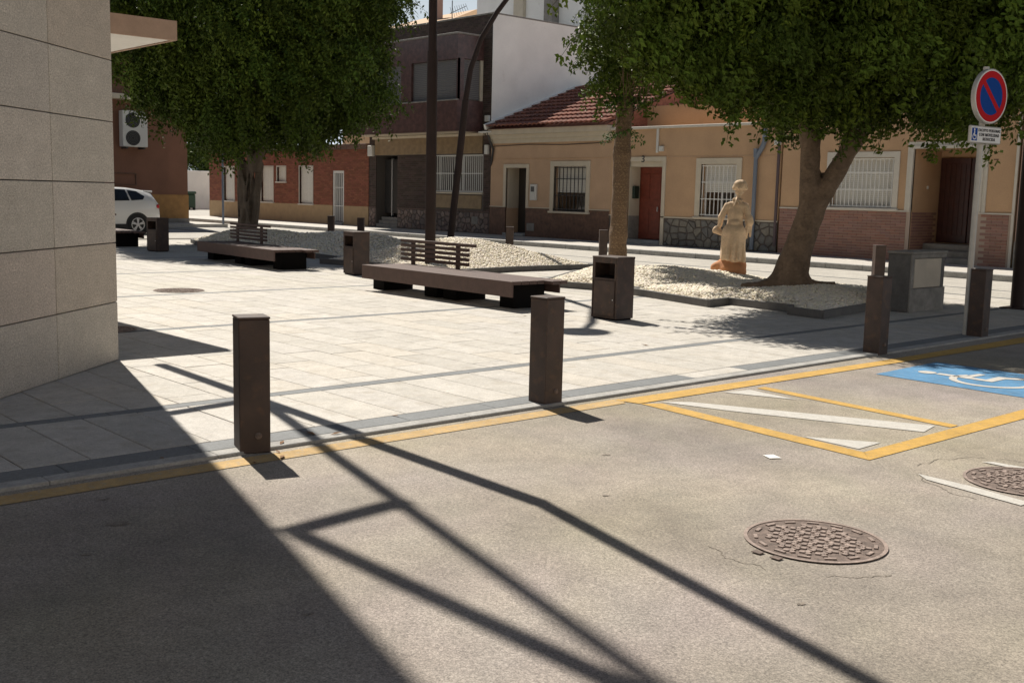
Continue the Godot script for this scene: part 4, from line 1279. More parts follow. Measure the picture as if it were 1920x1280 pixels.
func make_lamps() -> void:
	lamp_post(Vector3(-17.55, 0, -13.62), "dark brown straight lamp post rising behind the sunny bench", [Vector3.ZERO, Vector3(0.02, 4.35, .02), Vector3(.05, 6.2, .05), Vector3(.3, 7.3, .25), Vector3(.9, 8.1, .7), Vector3(1.8, 8.5, 1.9), Vector3(2.4, 8.5, 2.7)], .108, .05, true)
	# the second bends towards the right of the first
	var u := Vector3(.672, 0, -.741)
	lamp_post(Vector3(-21.35, 0, -17.15), "dark brown lamp post bending over in front of the dark brick house", [Vector3.ZERO, Vector3(0, 3.85, 0) + u * .36, Vector3(0, 4.6, 0) + u * .47, Vector3(0, 5.3, 0) + u * .70, Vector3(0, 5.95, 0) + u * 1.08, Vector3(0, 6.6, 0) + u * 1.56, Vector3(0, 7.2, 0) + u * 2.1, Vector3(0, 7.5, 0) + u * 2.6], .088, .05, true)
	lamp_post(Vector3(-7.38, 0, -17.42), "dark brown lamp post at the street corner by the pink house", [Vector3.ZERO, Vector3(0, 4.2, 0), Vector3(0, 6.2, 0), Vector3(.2, 7.3, 0), Vector3(.8, 8.1, 0), Vector3(1.7, 8.4, 0)], .105, .05, true)

func sign_disc(parent: Node, called: String, prof: Array, m: Material) -> MeshInstance3D:
	var q := MB.new()
	q.lathe(prof, 48)
	q.xform(Transform3D(Basis(Vector3(0, 0, 1), -PI / 2), Vector3(0, 2.895, 0)))
	return put(parent, called, q.mesh(), m)

func make_sign() -> void:
	var t := thing("road_sign", "no parking sign on a pale steel post with a white plate below", "road sign", Vector3(-6.22, 0, -13.25), -.16)
	var mb := MB.new()
	mb.tube([Vector3.ZERO, Vector3(0, 3.25, 0)], [.036, .036], 16)
	put(t, "post", mb.mesh(), M.galvanised)
	var disc: MeshInstance3D = sign_disc(t, "disc", [Vector2(0, .04), Vector2(.318, .04), Vector2(.325, .045), Vector2(.325, .095), Vector2(.316, .10), Vector2(.31, .096)], M.galvanised)
	sign_disc(disc, "white_rim", [Vector2(.312, .0975), Vector2(.296, .0980), Vector2(.296, .09)], M.sign_white)
	sign_disc(disc, "red_ring", [Vector2(.300, .0990), Vector2(.222, .0990), Vector2(.222, .09)], M.sign_red)
	sign_disc(disc, "blue_field", [Vector2(.224, .0970), Vector2(0, .0970)], M.sign_blue)
	var bar := MB.new()
	bar.box(Vector3(.09, -.03, -.235), Vector3(.0985, .03, .235))
	# red bar from upper left to lower right as seen from the road
	bar.xform(Transform3D(Basis(Vector3(1, 0, 0), -PI / 4), Vector3(0, 2.895, 0)))
	put(disc, "red_bar", bar.mesh(), M.sign_red)
	var p := put(t, "plate", boxm(Vector3(.03, 2.335, -.31), Vector3(.065, 2.545, .31), .012), M.galvanised)
	put(p, "plate_face", boxm(Vector3(.060, 2.35, -.293), Vector3(.0675, 2.53, .293), .003), M.sign_white)
	put(p, "blue_square", boxm(Vector3(.066, 2.365, .175), Vector3(.070, 2.515, .28)), M.sign_blue)
	var wc := MB.new()
	wc.lathe([Vector2(0, .0705), Vector2(.013, .0705), Vector2(.013, .066)], 12)
	wc.xform(Transform3D(Basis(Vector3(0, 0, 1), -PI / 2), Vector3(0, 2.495, .235)))
	wc.box(Vector3(.068, 2.43, .225), Vector3(.0712, 2.48, .240))
	wc.box(Vector3(.068, 2.42, .195), Vector3(.0711, 2.434, .240))
	wc.box(Vector3(.068, 2.385, .192), Vector3(.0712, 2.42, .204))
	for k in 10:
		var a := PI * .35 + PI * 1.15 * k / 10.0
		wc.box(Vector3(.068, 2.415 + sin(-a) * .034 - .006, .228 - cos(a) * .034 - .006), Vector3(.0710, 2.415 + sin(-a) * .034 + .006, .228 - cos(a) * .034 + .006))
	put(p, "wheelchair_icon", wc.mesh(), M.sign_white)
	for l in [["EXCEPTO PERSONAS", 2.492, .033], ["CON MOVILIDAD", 2.44, .036], ["REDUCIDA", 2.388, .036]]:
		lettering(p, "lettering", l[0], l[2], M.ink, Vector3(.069, l[1], -.06), PI / 2, "Droid Sans", .003)

func make_cabinet() -> void:
	var t := thing("meter_cabinet", "weathered concrete meter cabinet with a pale door beside the pebble bed", "cabinet", Vector3(-8.15, 0, -15.62))
	put(t, "case", boxm(Vector3(-.19, 0, -.53), Vector3(.165, .86, .53), .008), M.concrete_dark)
	put(t, "top", boxm(Vector3(-.21, .86, -.55), Vector3(.20, .90, .55), .01), M.concrete)
	put(t, "base_panel", boxm(Vector3(.165, 0, -.53), Vector3(.19, .35, .53), .005), M.concrete)
	put(t, "frame", boxm(Vector3(.165, .352, .44), Vector3(.188, .858, .53), .005), M.concrete)
	put(t, "frame", boxm(Vector3(.165, .80, -.53), Vector3(.187, .858, .438), .005), M.concrete)
	put(t, "door", boxm(Vector3(.165, .36, -.38), Vector3(.185, .79, .43), .006), M.cabinet_door)

# ---------------------------------------------------------------- fields meshed as surface nets
# prims: [a, b, radius at a, radius at b, blend, squash]  (tapered capsules; squash scales across z)
func field(p: Vector3, prims: Array) -> float:
	var d := 1e3
	for q in prims:
		var a: Vector3 = q[0]
		var ab: Vector3 = q[1] - a
		var ap := p - a
		var sq: float = q[5]
		var l2 := ab.length_squared()
		var t := clampf(ap.dot(ab) / l2, 0.0, 1.0) if l2 > 0.0 else 0.0
		var o := ap - ab * t
		if sq != 1.0: o.z /= sq
		var e: float = o.length() - lerpf(q[2], q[3], t)
		var k: float = q[4]
		var h := maxf(k - absf(d - e), 0.0) / k
		d = minf(d, e) - h * h * k * .25
	return d

func nets(lo: Vector3, hi: Vector3, cell: float, prims: Array, nz: FastNoiseLite = null, amp := 0.0, stretch := Vector3.ONE) -> ArrayMesh:
	var nx := int((hi.x - lo.x) / cell) + 2
	var ny := int((hi.y - lo.y) / cell) + 2
	var nw := int((hi.z - lo.z) / cell) + 2
	var val := PackedFloat32Array()
	val.resize(nx * ny * nw)
	var bl := 5
	var reach := cell * bl * .9 + .22
	for bi in range(0, nx, bl):
		for bj in range(0, ny, bl):
			for bk in range(0, nw, bl):
				var far := field(lo + (Vector3(bi, bj, bk) + Vector3.ONE * (bl * .5)) * cell, prims)
				var skip := absf(far) > reach
				for i in range(bi, mini(bi + bl, nx)):
					for j in range(bj, mini(bj + bl, ny)):
						for k in range(bk, mini(bk + bl, nw)):
							var d := far
							if not skip:
								var p := lo + Vector3(i, j, k) * cell
								d = field(p, prims)
								if nz and absf(d) < .2: d += nz.get_noise_3d(p.x * stretch.x, p.y * stretch.y, p.z * stretch.z) * amp
							val[(i * ny + j) * nw + k] = d
	var id := {}
	var vs := PackedVector3Array()
	var ns := PackedVector3Array()
	for i in nx - 1:
		for j in ny - 1:
			for k in nw - 1:
				var b := (i * ny + j) * nw + k
				var c := [val[b], val[b + ny * nw], val[b + nw], val[b + ny * nw + nw], val[b + 1], val[b + ny * nw + 1], val[b + nw + 1], val[b + ny * nw + nw + 1]]
				var pos := 0
				for w in c: if w > 0: pos += 1
				if pos == 0 or pos == 8: continue
				var sum := Vector3.ZERO
				var cnt := 0
				for e in [[0, 1], [2, 3], [4, 5], [6, 7], [0, 2], [1, 3], [4, 6], [5, 7], [0, 4], [1, 5], [2, 6], [3, 7]]:
					var va: float = c[e[0]]
					var vb: float = c[e[1]]
					if (va > 0) != (vb > 0):
						var t := va / (va - vb)
						var pa := Vector3(e[0] & 1, (e[0] >> 1) & 1, (e[0] >> 2) & 1)
						var pb := Vector3(e[1] & 1, (e[1] >> 1) & 1, (e[1] >> 2) & 1)
						sum += pa.lerp(pb, t)
						cnt += 1
				id[b] = vs.size()
				vs.append(lo + (Vector3(i, j, k) + sum / cnt) * cell)
				ns.append(Vector3(c[1] + c[3] + c[5] + c[7] - c[0] - c[2] - c[4] - c[6], c[2] + c[3] + c[6] + c[7] - c[0] - c[1] - c[4] - c[5], c[4] + c[5] + c[6] + c[7] - c[0] - c[1] - c[2] - c[3]).normalized())
	var mb := MB.new()
	var sx := ny * nw
	var sy := nw
	for b in id:
		var k: int = b % nw
		var j: int = (b / nw) % ny
		var i: int = b / sx
		if i == 0 or j == 0 or k == 0: continue
		for e in [[sx, sy, 1], [sy, sx, 1], [1, sx, sy]]:
			if (val[b] > 0) != (val[b + e[0]] > 0):
				var q := [b, b - e[1], b - e[1] - e[2], b - e[2]]
				var ok := true
				for w in q: ok = ok and id.has(w)
				if not ok: continue
				var x := []
				for w in q: x.append(id[w])
				mb.tri_n(vs[x[0]], vs[x[1]], vs[x[2]], ns[x[0]], ns[x[1]], ns[x[2]])
				mb.tri_n(vs[x[0]], vs[x[2]], vs[x[3]], ns[x[0]], ns[x[2]], ns[x[3]])
	return mb.mesh()

func C(x0: float, y0: float, z0: float, x1: float, y1: float, z1: float, r0: float, r1: float, k := .06, sq := 1.0) -> Array:
	return [Vector3(x0, y0, z0), Vector3(x1, y1, z1), r0, r1, k, sq]

func make_statue() -> void:
	var t := thing("statue", "sandstone statue of a robed figure in a rounded cap on the pebble bed", "statue", Vector3(-12.56, .22, -16.98), .635)
	var n := FastNoiseLite.new()
	n.seed = 3
	n.frequency = 3.0
	n.fractal_octaves = 2
	var fig := [
		# long skirt, hips
		C(-.01, .30, 0, -.01, .66, 0, .225, .205, .06, .85), C(-.01, .66, 0, 0, .92, 0, .205, .14, .08, .85),
		C(.13, .26, .02, .09, .62, .02, .11, .10, .05), C(-.12, .30, .04, -.12, .74, .05, .11, .10, .05),
		C(-.10, .80, .06, .08, .80, .06, .115, .115, .05),
		# folds of the skirt
		C(-.15, .74, .10, -.19, .27, .12, .022, .040, .018), C(-.07, .78, .15, -.10, .27, .185, .022, .042, .018), C(.01, .78, .165, .0, .27, .20, .022, .042, .018),
		C(.08, .76, .14, .10, .27, .18, .022, .042, .018), C(.16, .72, .09, .20, .24, .11, .022, .042, .018),
		# bodice, back and shoulders
		C(0, .95, 0, .01, 1.10, 0, .118, .140, .05, .8), C(.01, 1.10, 0, .02, 1.24, -.01, .140, .125, .05, .8),
		C(-.10, 1.265, -.01, .14, 1.26, -.01, .068, .068, .05), C(.03, 1.30, -.01, .04, 1.37, -.01, .078, .055, .04),
		C(-.02, .955, .09, .04, .955, .09, .055, .055, .02),
		# scarf knotted at the nape
		C(-.035, 1.375, .02, .11, 1.365, .03, .032, .03, .012), C(.03, 1.37, .07, .03, 1.37, .07, .035, .035, .012), C(.02, 1.36, .085, -.03, 1.25, .125, .026, .014, .012), C(.04, 1.36, .085, .07, 1.27, .125, .024, .014, .012),
		# neck, head, nose, ears, chin
		C(.05, 1.37, -.01, .06, 1.47, -.02, .042, .044, .015), C(.06, 1.515, -.025, .064, 1.555, -.03, .068, .076, .015), C(.055, 1.525, -.105, .055, 1.515, -.118, .014, .018, .012),
		C(.055, 1.465, -.075, .055, 1.465, -.075, .03, .03, .02), C(-.012, 1.525, -.02, -.014, 1.505, -.02, .016, .013, .008), C(.135, 1.525, -.02, .137, 1.505, -.02, .016, .013, .008),
		# left arm bent out, hand holding a bundle against the hip
		C(-.155, 1.26, 0, -.255, 1.04, .01, .062, .058, .025), C(-.255, 1.04, .01, -.275, .885, -.04, .054, .044, .02),
		C(-.275, .885, -.04, -.30, .84, -.06, .036, .034, .015), C(-.30, .835, -.07, -.27, .80, -.11, .013, .011, .008), C(-.315, .83, -.06, -.30, .79, -.11, .013, .011, .008), C(-.325, .82, -.05, -.325, .78, -.10, .012, .010, .008),
		C(-.33, .80, -.04, -.25, .75, -.03, .072, .055, .02, .8), C(-.345, .85, -.04, -.37, .78, -.04, .022, .04, .015),
		# right arm hanging, wide cuff, cloth over the forearm
		C(.19, 1.25, 0, .262, 1.02, .02, .062, .060, .025), C(.262, 1.03, .02, .268, .965, .02, .074, .082, .01), C(.262, .97, .02, .225, .78, -.01, .044, .036, .015),
		C(.225, .78, -.01, .215, .715, -.03, .034, .032, .012), C(.21, .72, -.04, .20, .66, -.05, .012, .010, .008), C(.225, .715, -.03, .222, .65, -.035, .012, .010, .008), C(.24, .72, -.02, .242, .66, -.02, .012, .010, .008),
		C(.29, .97, .0, .295, .70, -.01, .045, .020, .012, .6),
	]
	put(t, "figure", nets(Vector3(-.48, .16, -.34), Vector3(.42, 1.70, .34), .0165, fig, n, .006, Vector3(1.4, .6, 1.4)), M.statue_stone)
	var cap := [C(.045, 1.64, -.02, .095, 1.645, -.02, .102, .102, .02), C(-.04, 1.59, .0, .17, 1.59, -.0, .042, .042, .02), C(.065, 1.585, -.10, .065, 1.595, .06, .045, .045, .03), C(.0, 1.588, -.09, .13, 1.588, -.09, .03, .03, .02)]
	put(t, "cap", nets(Vector3(-.14, 1.5, -.22), Vector3(.28, 1.82, .18), .014, cap), M.statue_stone)
	var base := [C(-.12, .15, 0, .10, .15, 0, .15, .15, .04), C(-.32, .08, .05, -.08, .17, .05, .10, .13, .05), C(-.2, .12, -.1, .06, .12, -.1, .12, .14, .05), C(-.1, .05, .1, .1, .05, .1, .16, .16, .05)]
	put(t, "rock_base", nets(Vector3(-.46, -.06, -.32), Vector3(.32, .36, .3), .022, base, n, .02), M.terracotta)

# ---------------------------------------------------------------- planting beds
func mound(name_of: String, p: Vector2) -> float:
	var peaks := {"left": [[-28.2, -15.6, .35, 3.6], [-24.0, -15.9, .45, 3.8]], "middle": [[-18.9, -15.4, .56, 3.4]], "right": [[-10.2, -15.3, .20, 3.0], [-13.4, -15.7, .24, 2.8]]}
	var h := .07
	for k in peaks[name_of]: h = maxf(h, .07 + k[2] * pow(maxf(0.0, 1.0 - Vector2(k[0], k[1]).distance_squared_to(p) / (k[3] * k[3])), 1.5))
	return h

func dist_edge(p: Vector2, poly: PackedVector2Array) -> float:
	var d := 1e3
	for i in poly.size(): d = minf(d, Geometry2D.get_closest_point_to_segment(p, poly[i], poly[(i + 1) % poly.size()]).distance_to(p))
	return d

func bed_height(b: String, p: Vector2, poly: PackedVector2Array, fn: FastNoiseLite) -> float:
	var e := dist_edge(p, poly)
	return minf(mound(b, p), .07 + e * .34) + fn.get_noise_2d(p.x, p.y) * .05 * minf(1.0, e) - .015

func make_beds() -> void:
	var labels := {"left": "shaded bed of pebbles around the big tree with the braided trunk", "middle": "sunlit bed of heaped white pebbles behind the sunny bench", "right": "white pebble bed with the statue and the forked tree"}
	var fn := FastNoiseLite.new()
	fn.seed = 4
	fn.frequency = .8
	# one pebble, a lumpy flattened ball
	var pb := MB.new()
	var r := RandomNumberGenerator.new()
	r.seed = 2
	var rings := []
	for j in 5:
		var ring := []
		for k in 7:
			var a := TAU * k / 7.0
			var e := PI * j / 4.0 - PI / 2
			var f := r.randf_range(.88, 1.1)
			ring.append(Vector3(cos(a) * cos(e) * f, sin(e) * .62, sin(a) * cos(e) * f * .8))
		rings.append(ring)
	for j in 4:
		for k in 7:
			var q := [rings[j][k], rings[j][(k + 1) % 7], rings[j + 1][(k + 1) % 7], rings[j + 1][k]]
			var nn := []
			for w in q: nn.append((w * Vector3(1, 2, 1)).normalized())
			pb.tri_n(q[0], q[1], q[2], nn[0], nn[1], nn[2])
			pb.tri_n(q[0], q[2], q[3], nn[0], nn[2], nn[3])
	var pebble := pb.mesh()
	for b in BEDS:
		var poly := PackedVector2Array(BEDS[b])
		var t := thing("pebble_bed", labels[b], "planter")
		# steel edging, one strip per side
		for i in poly.size():
			var a := poly[i]
			var c := poly[(i + 1) % poly.size()]
			var l := a.distance_to(c)
			var o := put(t, "edging", boxm(Vector3(-.012, 0, -.03), Vector3(l + .012, .115, .03), .005), M.edging, Vector3(a.x, 0, a.y))
			o.rotation.y = -atan2(c.y - a.y, c.x - a.x)
		var lo := poly[0]
		var hi := poly[0]
		for q in poly:
			lo = lo.min(q); hi = hi.max(q)
		var inner := PackedVector2Array(Geometry2D.offset_polygon(poly, -.02)[0])
		var mb := MB.new()
		var g := .2
		var x := lo.x
		while x < hi.x:
			var z := lo.y
			while z < hi.y:
				var cellp := PackedVector2Array([Vector2(x, z), Vector2(x + g, z), Vector2(x + g, z + g), Vector2(x, z + g)])
				for piece in Geometry2D.intersect_polygons(cellp, inner):
					var tr := Geometry2D.triangulate_polygon(piece)
					for i in range(0, tr.size(), 3):
						var v := []
						for k in 3: v.append(Vector3(piece[tr[i + k]].x, bed_height(b, piece[tr[i + k]], poly, fn), piece[tr[i + k]].y))
						mb.tri(v[0], v[1], v[2], Vector3.UP)
				z += g
			x += g
		put(t, "gravel_mound", mb.mesh(), M.soil)
		var xs := []
		var cl := []
		var step := .041 if b != "left" else .060
		x = lo.x
		while x < hi.x:
			var z := lo.y
			while z < hi.y:
				var p := Vector2(x + r.randf_range(-.5, .5) * step, z + r.randf_range(-.5, .5) * step)
				if Geometry2D.is_point_in_polygon(p, inner):
					var sc: float = r.randf_range(.022, .036) * (1.0 if b != "left" else 1.2)
					var bs := Basis.from_euler(Vector3(r.randf_range(-.7, .7), r.randf() * TAU, r.randf_range(-.7, .7))).scaled(Vector3(sc * r.randf_range(.85, 1.3), sc * r.randf_range(.7, 1.0), sc))
					xs.append(Transform3D(bs, Vector3(p.x, bed_height(b, p, poly, fn) + sc * .35, p.y)))
					var v := r.randf_range(.76, 1.0)
					cl.append(Color(v, v * r.randf_range(.95, 1.0), v * r.randf_range(.86, 1.0)))
				z += step
			x += step
		var mm := MultiMesh.new()
		mm.transform_format = MultiMesh.TRANSFORM_3D
		mm.use_colors = true
		mm.mesh = pebble
		mm.instance_count = xs.size()
		for i in xs.size():
			mm.set_instance_transform(i, xs[i])
			mm.set_instance_color(i, cl[i])
		var mi := MultiMeshInstance3D.new()
		mi.name = "pebbles"
		mi.multimesh = mm
		mi.material_override = M.pebble
		t.add_child(mi)
		mi.set_meta("kind", "stuff")

# ---------------------------------------------------------------- trees
func spray_mesh(sd: int, leaves: int, length: float, size: float) -> ArrayMesh:
	var r := RandomNumberGenerator.new()
	r.seed = sd
	var mb := MB.new()
	mb.col = Color(.35, .3, .2)
	mb.tube([Vector3.ZERO, Vector3(0, -.02, length * .5), Vector3(0, -length * .22, length)], [.005, .004, .002], 4, false)
	for i in leaves:
		var f := (i + 1.0) / leaves
		var p := Vector3(0, -length * .22 * f * f, length * f) + Vector3(r.randf_range(-.10, .10), r.randf_range(-.07, .04), r.randf_range(-.05, .05)) * (length / .36)
		var a := r.randf() * TAU
		var d := Vector3(cos(a), r.randf_range(-1.5, .0), sin(a) + .4).normalized()
		var side := d.cross(Vector3.UP).normalized().rotated(d, r.randf_range(-.9, .9))
		var l := size * r.randf_range(.75, 1.2)
		var w := l * .25
		var nrm := side.cross(d).normalized()
		var tip := p + d * l - nrm * l * .12
		var mid := p + d * l * .42 - nrm * .012
		var g := r.randf_range(.8, 1.2)
		mb.col = Color(g, g, g)
		var s1 := mid + side * w + nrm * .010
		var s2 := mid - side * w + nrm * .010
		mb.tri(p, s1, mid, nrm); mb.tri(s1, tip, mid, nrm)
		mb.tri(p, mid, s2, nrm); mb.tri(mid, tip, s2, nrm)
	return mb.mesh()

# blobs: [centre, radii, clumps]
func crown(t: Node3D, blobs: Array, per: int, spray: ArrayMesh, sd: int, scale := 1.0, base := Color(.080, .130, .018), boxy := 3.0, inside_share := .16) -> void:
	var r := RandomNumberGenerator.new()
	r.seed = sd
	var n := FastNoiseLite.new()
	n.seed = sd
	n.frequency = .55
	n.fractal_octaves = 2
	var xs := []
	var cs := []
	for b in blobs:
		var ctr: Vector3 = b[0]
		var rad: Vector3 = b[1]
		for i in b[2]:
			var d := Vector3(r.randfn(), r.randfn(), r.randfn()).normalized()
			var k := pow(pow(Vector2(d.x / rad.x, d.z / rad.z).length(), boxy) + pow(absf(d.y / rad.y), boxy), -1.0 / boxy)
			var deep := r.randf() < inside_share      # where the clump sits; its colour does not depend on it
			var f := r.randf_range(.25, .75) if deep else r.randf_range(.80, 1.0)
			f *= 1.0 + n.get_noise_3dv(d * k) * .22
			var p := ctr + d * k * f
			var cr := r.randf_range(.28, .62)
			var tone := r.randf_range(.62, 1.25)      # each clump of twigs its own leaf tone
			var yel := r.randf_range(0.0, .32)
			for j in per:
				var o := Vector3(r.randfn(), r.randfn() * .85, r.randfn()) * cr * .46
				var q := p + o
				var outw := (d + o.normalized() * .8 + Vector3(0, -.55, 0)).normalized()
				var bs := Basis.looking_at(-outw, Vector3.UP if absf(outw.y) < .95 else Vector3.RIGHT)
				bs = bs * Basis(Vector3(0, 0, 1), r.randf_range(-.9, .9))
				bs = bs.scaled(Vector3.ONE * r.randf_range(.75, 1.25) * scale)
				xs.append(Transform3D(bs, q))
				var g := tone * r.randf_range(.75, 1.25)
				cs.append(Color(base.r * g * (1.0 + yel), base.g * g * (1.0 + yel * .35), base.b * g))
	var mm := MultiMesh.new()
	mm.transform_format = MultiMesh.TRANSFORM_3D
	mm.use_colors = true
	mm.mesh = spray
	mm.instance_count = xs.size()
	for i in xs.size():
		mm.set_instance_transform(i, xs[i])
		mm.set_instance_color(i, cs[i])
	var mi := MultiMeshInstance3D.new()
	mi.name = "crown"
	mi.multimesh = mm
	mi.material_override = M.leaf
	t.add_child(mi)
	mi.set_meta("kind", "stuff")

func make_trees() -> void:
	var n := FastNoiseLite.new()
	n.seed = 9
	n.frequency = 2.4
	n.fractal_octaves = 3
	var spray := spray_mesh(4, 24, .42, .096)
	var big := spray_mesh(6, 22, .50, .112)
	# forked tree on the right bed
	var a := thing("forked_tree", "broad clipped fig tree with thick forked trunk beside the statue", "tree", Vector3(-10.05, .24, -15.1))
	# lateral direction of the fork, across the view from the road
	var u := Vector3(.6717, 0, -.7408)
	var at_l := func(l: float, y: float, d: float) -> Vector3: return u * l + Vector3(.7408, 0, .6717) * d + Vector3(0, y, 0)
	var w := []
	for e in [[-.04, -.15, 0, .03, .3, 0, .36, .235, .2], [.03, .3, 0, .28, 1.15, 0, .235, .20, .12], [.28, 1.15, 0, .20, 2.4, 0, .165, .145, .1], [.20, 2.4, 0, -.2, 3.9, -.2, .165, .10, .1], [-.2, 3.9, -.2, -.5, 5.3, -.3, .10, .05, .1],
			[.32, 1.15, 0, .85, 2.3, .1, .155, .135, .06], [.85, 2.3, .1, 1.5, 3.5, .2, .155, .11, .1], [1.5, 3.5, .2, 2.1, 5.0, .3, .11, .05, .1],
			[-.2, -.02, .1, -.80, .0, .25, .15, .05, .15], [.2, .0, .1, .75, .04, .0, .12, .04, .12], [0, -.1, .2, .1, -.16, .8, .14, .05, .15], [-.2, -.1, -.2, -.5, -.15, -.6, .14, .05, .15],
			[-.1, 3.3, -.1, -1.8, 4.0, .4, .09, .05, .1], [.15, 2.7, 0, -.7, 3.6, .9, .09, .05, .1], [1.4, 3.3, .2, 2.5, 4.0, .6, .09, .05, .1], [1.1, 2.9, .2, 1.0, 3.9, 1.4, .08, .04, .1]]:
		w.append([at_l.call(e[0], e[1], e[2]), at_l.call(e[3], e[4], e[5]), e[6], e[7], e[8], 1.0])
	put(a, "trunk", nets(Vector3(-1.6, -.3, -2.2), Vector3(2.4, 5.2, 1.9), .055, w, n, .035, Vector3(1.6, .45, 1.6)), M.bark)
	crown(a, [[Vector3(.5, 5.35, -.3), Vector3(3.0, 2.3, 3.1), 400], [Vector3(2.6, 5.1, -2.2), Vector3(2.6, 2.0, 2.6), 150], [Vector3(2.9, 5.1, -.4), Vector3(1.9, 1.9, 1.8), 110], [Vector3(-.3, 5.1, 1.5), Vector3(1.7, 2.0, 1.7), 110]], 23, spray, 5)
	# tall straight tree with hanging roots
	var b := thing("slender_tree", "tree with straight trunk, painted sun dapples and brown hanging roots behind the litter bin", "tree", Vector3(-15.0, .25, -16.4))
	var tw := [C(0, -.2, 0, .03, .6, 0, .21, .17, .1), C(.03, .6, 0, .05, 2.2, 0, .17, .165, .1), C(.05, 2.2, 0, .1, 4.2, 0, .165, .14, .1), C(.1, 4.2, 0, .2, 6.4, 0, .14, .08, .1)]
	put(b, "trunk", nets(Vector3(-.35, -.3, -.35), Vector3(.45, 6.3, .35), .045, tw, n, .022, Vector3(2, 1.2, 2)), M.bark_sun_dapples)
	var rt := RandomNumberGenerator.new()
	rt.seed = 4
	var hang := MB.new()
	for i in 220:
		var ang := rt.randf() * TAU
		var rad := rt.randf_range(.12, .42)
		var p := Vector3(.95 + cos(ang) * rad, rt.randf_range(4.4, 6.0), .62 + sin(ang) * rad)
		var l := rt.randf_range(.5, 1.5)
		var q := [p]
		for k in 4: q.append(p + Vector3(rt.randf_range(-.08, .08) - rad * .25 * (k + 1) / 4.0 * cos(ang), -l * (k + 1) / 4.0, rt.randf_range(-.08, .08)))
		hang.tube(q, [.010, .010, .008, .007, .004], 4, false)
	put(b, "hanging_roots", hang.mesh(), M.roots)
	crown(b, [[Vector3(.55, 5.8, .0), Vector3(.8, 2.1, .8), 44], [Vector3(.25, 4.3, .1), Vector3(.5, .8, .5), 14]], 22, spray, 8, 1.0, Color(.080, .130, .018), 2.2, .3)
	var sh := sub(b, "trunk_shoots")
	for e in [[Vector3(.05, 2.62, 0), 9], [Vector3(.08, 3.25, 0), 22]]:
		for i in e[1]:
			var an: float = TAU * i / float(e[1]) + rt.randf() * .5
			var o := put(sh, "shoot", spray, M.leaf_single, e[0] + Vector3(cos(an) * .15, rt.randf_range(-.08, .12), sin(an) * .15))
			o.rotation = Vector3(rt.randf_range(-.1, .5), PI / 2 - an, 0)
			o.scale = Vector3.ONE * rt.randf_range(.55, .85)
	# big tree over the left bed
	var c := thing("spreading_tree", "large dense fig tree with braided grey trunk over the shaded bed", "tree", Vector3(-28.6, .45, -15.6))
	var cw := [C(0, -.4, 0, 0, .1, 0, .38, .2, .15), C(-.10, .1, .12, -.25, 1.7, .2, .17, .15, .05), C(.12, .1, -.12, .32, 1.8, -.3, .17, .15, .05), C(0, .1, -.05, .02, 1.9, -.08, .16, .14, .05),
		C(.30, -.1, .16, -.12, 1.7, .24, .06, .05, .02), C(-.12, -.1, .32, .22, 1.8, .06, .055, .05, .02), C(.34, -.1, -.10, .36, 1.6, -.12, .05, .045, .02), C(-.20, -.1, .36, -.30, 1.6, .30, .05, .045, .02), C(.18, -.1, .26, .30, 1.7, .0, .05, .045, .02),
		C(-.25, 1.7, .1, -1.5, 3.4, .6, .2, .1, .1), C(.42, 1.8, -.05, 1.7, 3.5, -.4, .19, .1, .1), C(.05, 1.9, -.15, .1, 4.6, -.2, .18, .08, .1), C(.3, 1.8, 0, .9, 3.6, 1.0, .14, .08, .1)]
	put(c, "trunk", nets(Vector3(-1.8, -.5, -.9), Vector3(2.0, 4.7, 1.3), .065, cw, n, .04, Vector3(2, .35, 2)), M.bark_grey).scale = Vector3(.74, 1, .74)
	crown(c, [[Vector3(.1, 5.75, -.1), Vector3(3.65, 3.1, 3.65), 560], [Vector3(1.6, 7.0, -1.8), Vector3(1.9, 1.7, 1.9), 80], [Vector3(-1.7, 5.75, 1.7), Vector3(1.7, 2.1, 1.7), 70]], 23, big, 11, 1.0, Color(.074, .120, .018))
	# far trees behind the white garden wall
	for e in [[-79.0, -36.0, 4.6, 2.2, 13, "light green tree showing over the white garden wall"], [-80.5, -41.5, 5.4, 2.6, 14, "darker tree behind the white garden wall beside the red brick house"]]:
		var f := thing("garden_tree", e[5], "tree", Vector3(e[0], 0, e[1]), 0.0, "trees beyond the white garden wall")
		var tm := MB.new()
		tm.tube([Vector3(0, -.1, 0), Vector3(.1, 1.5, 0), Vector3(.1, e[2], .1)], [.22, .18, .08], 10)
		put(f, "trunk", tm.mesh(), M.bark_grey)
		crown(f, [[Vector3(0, e[2] - .2, 0), Vector3(e[3], 2.3, e[3]), 90]], 14, big, e[4], 1.6, Color(.075, .13, .025) if e[4] == 13 else Color(.045, .09, .02), 2.2)

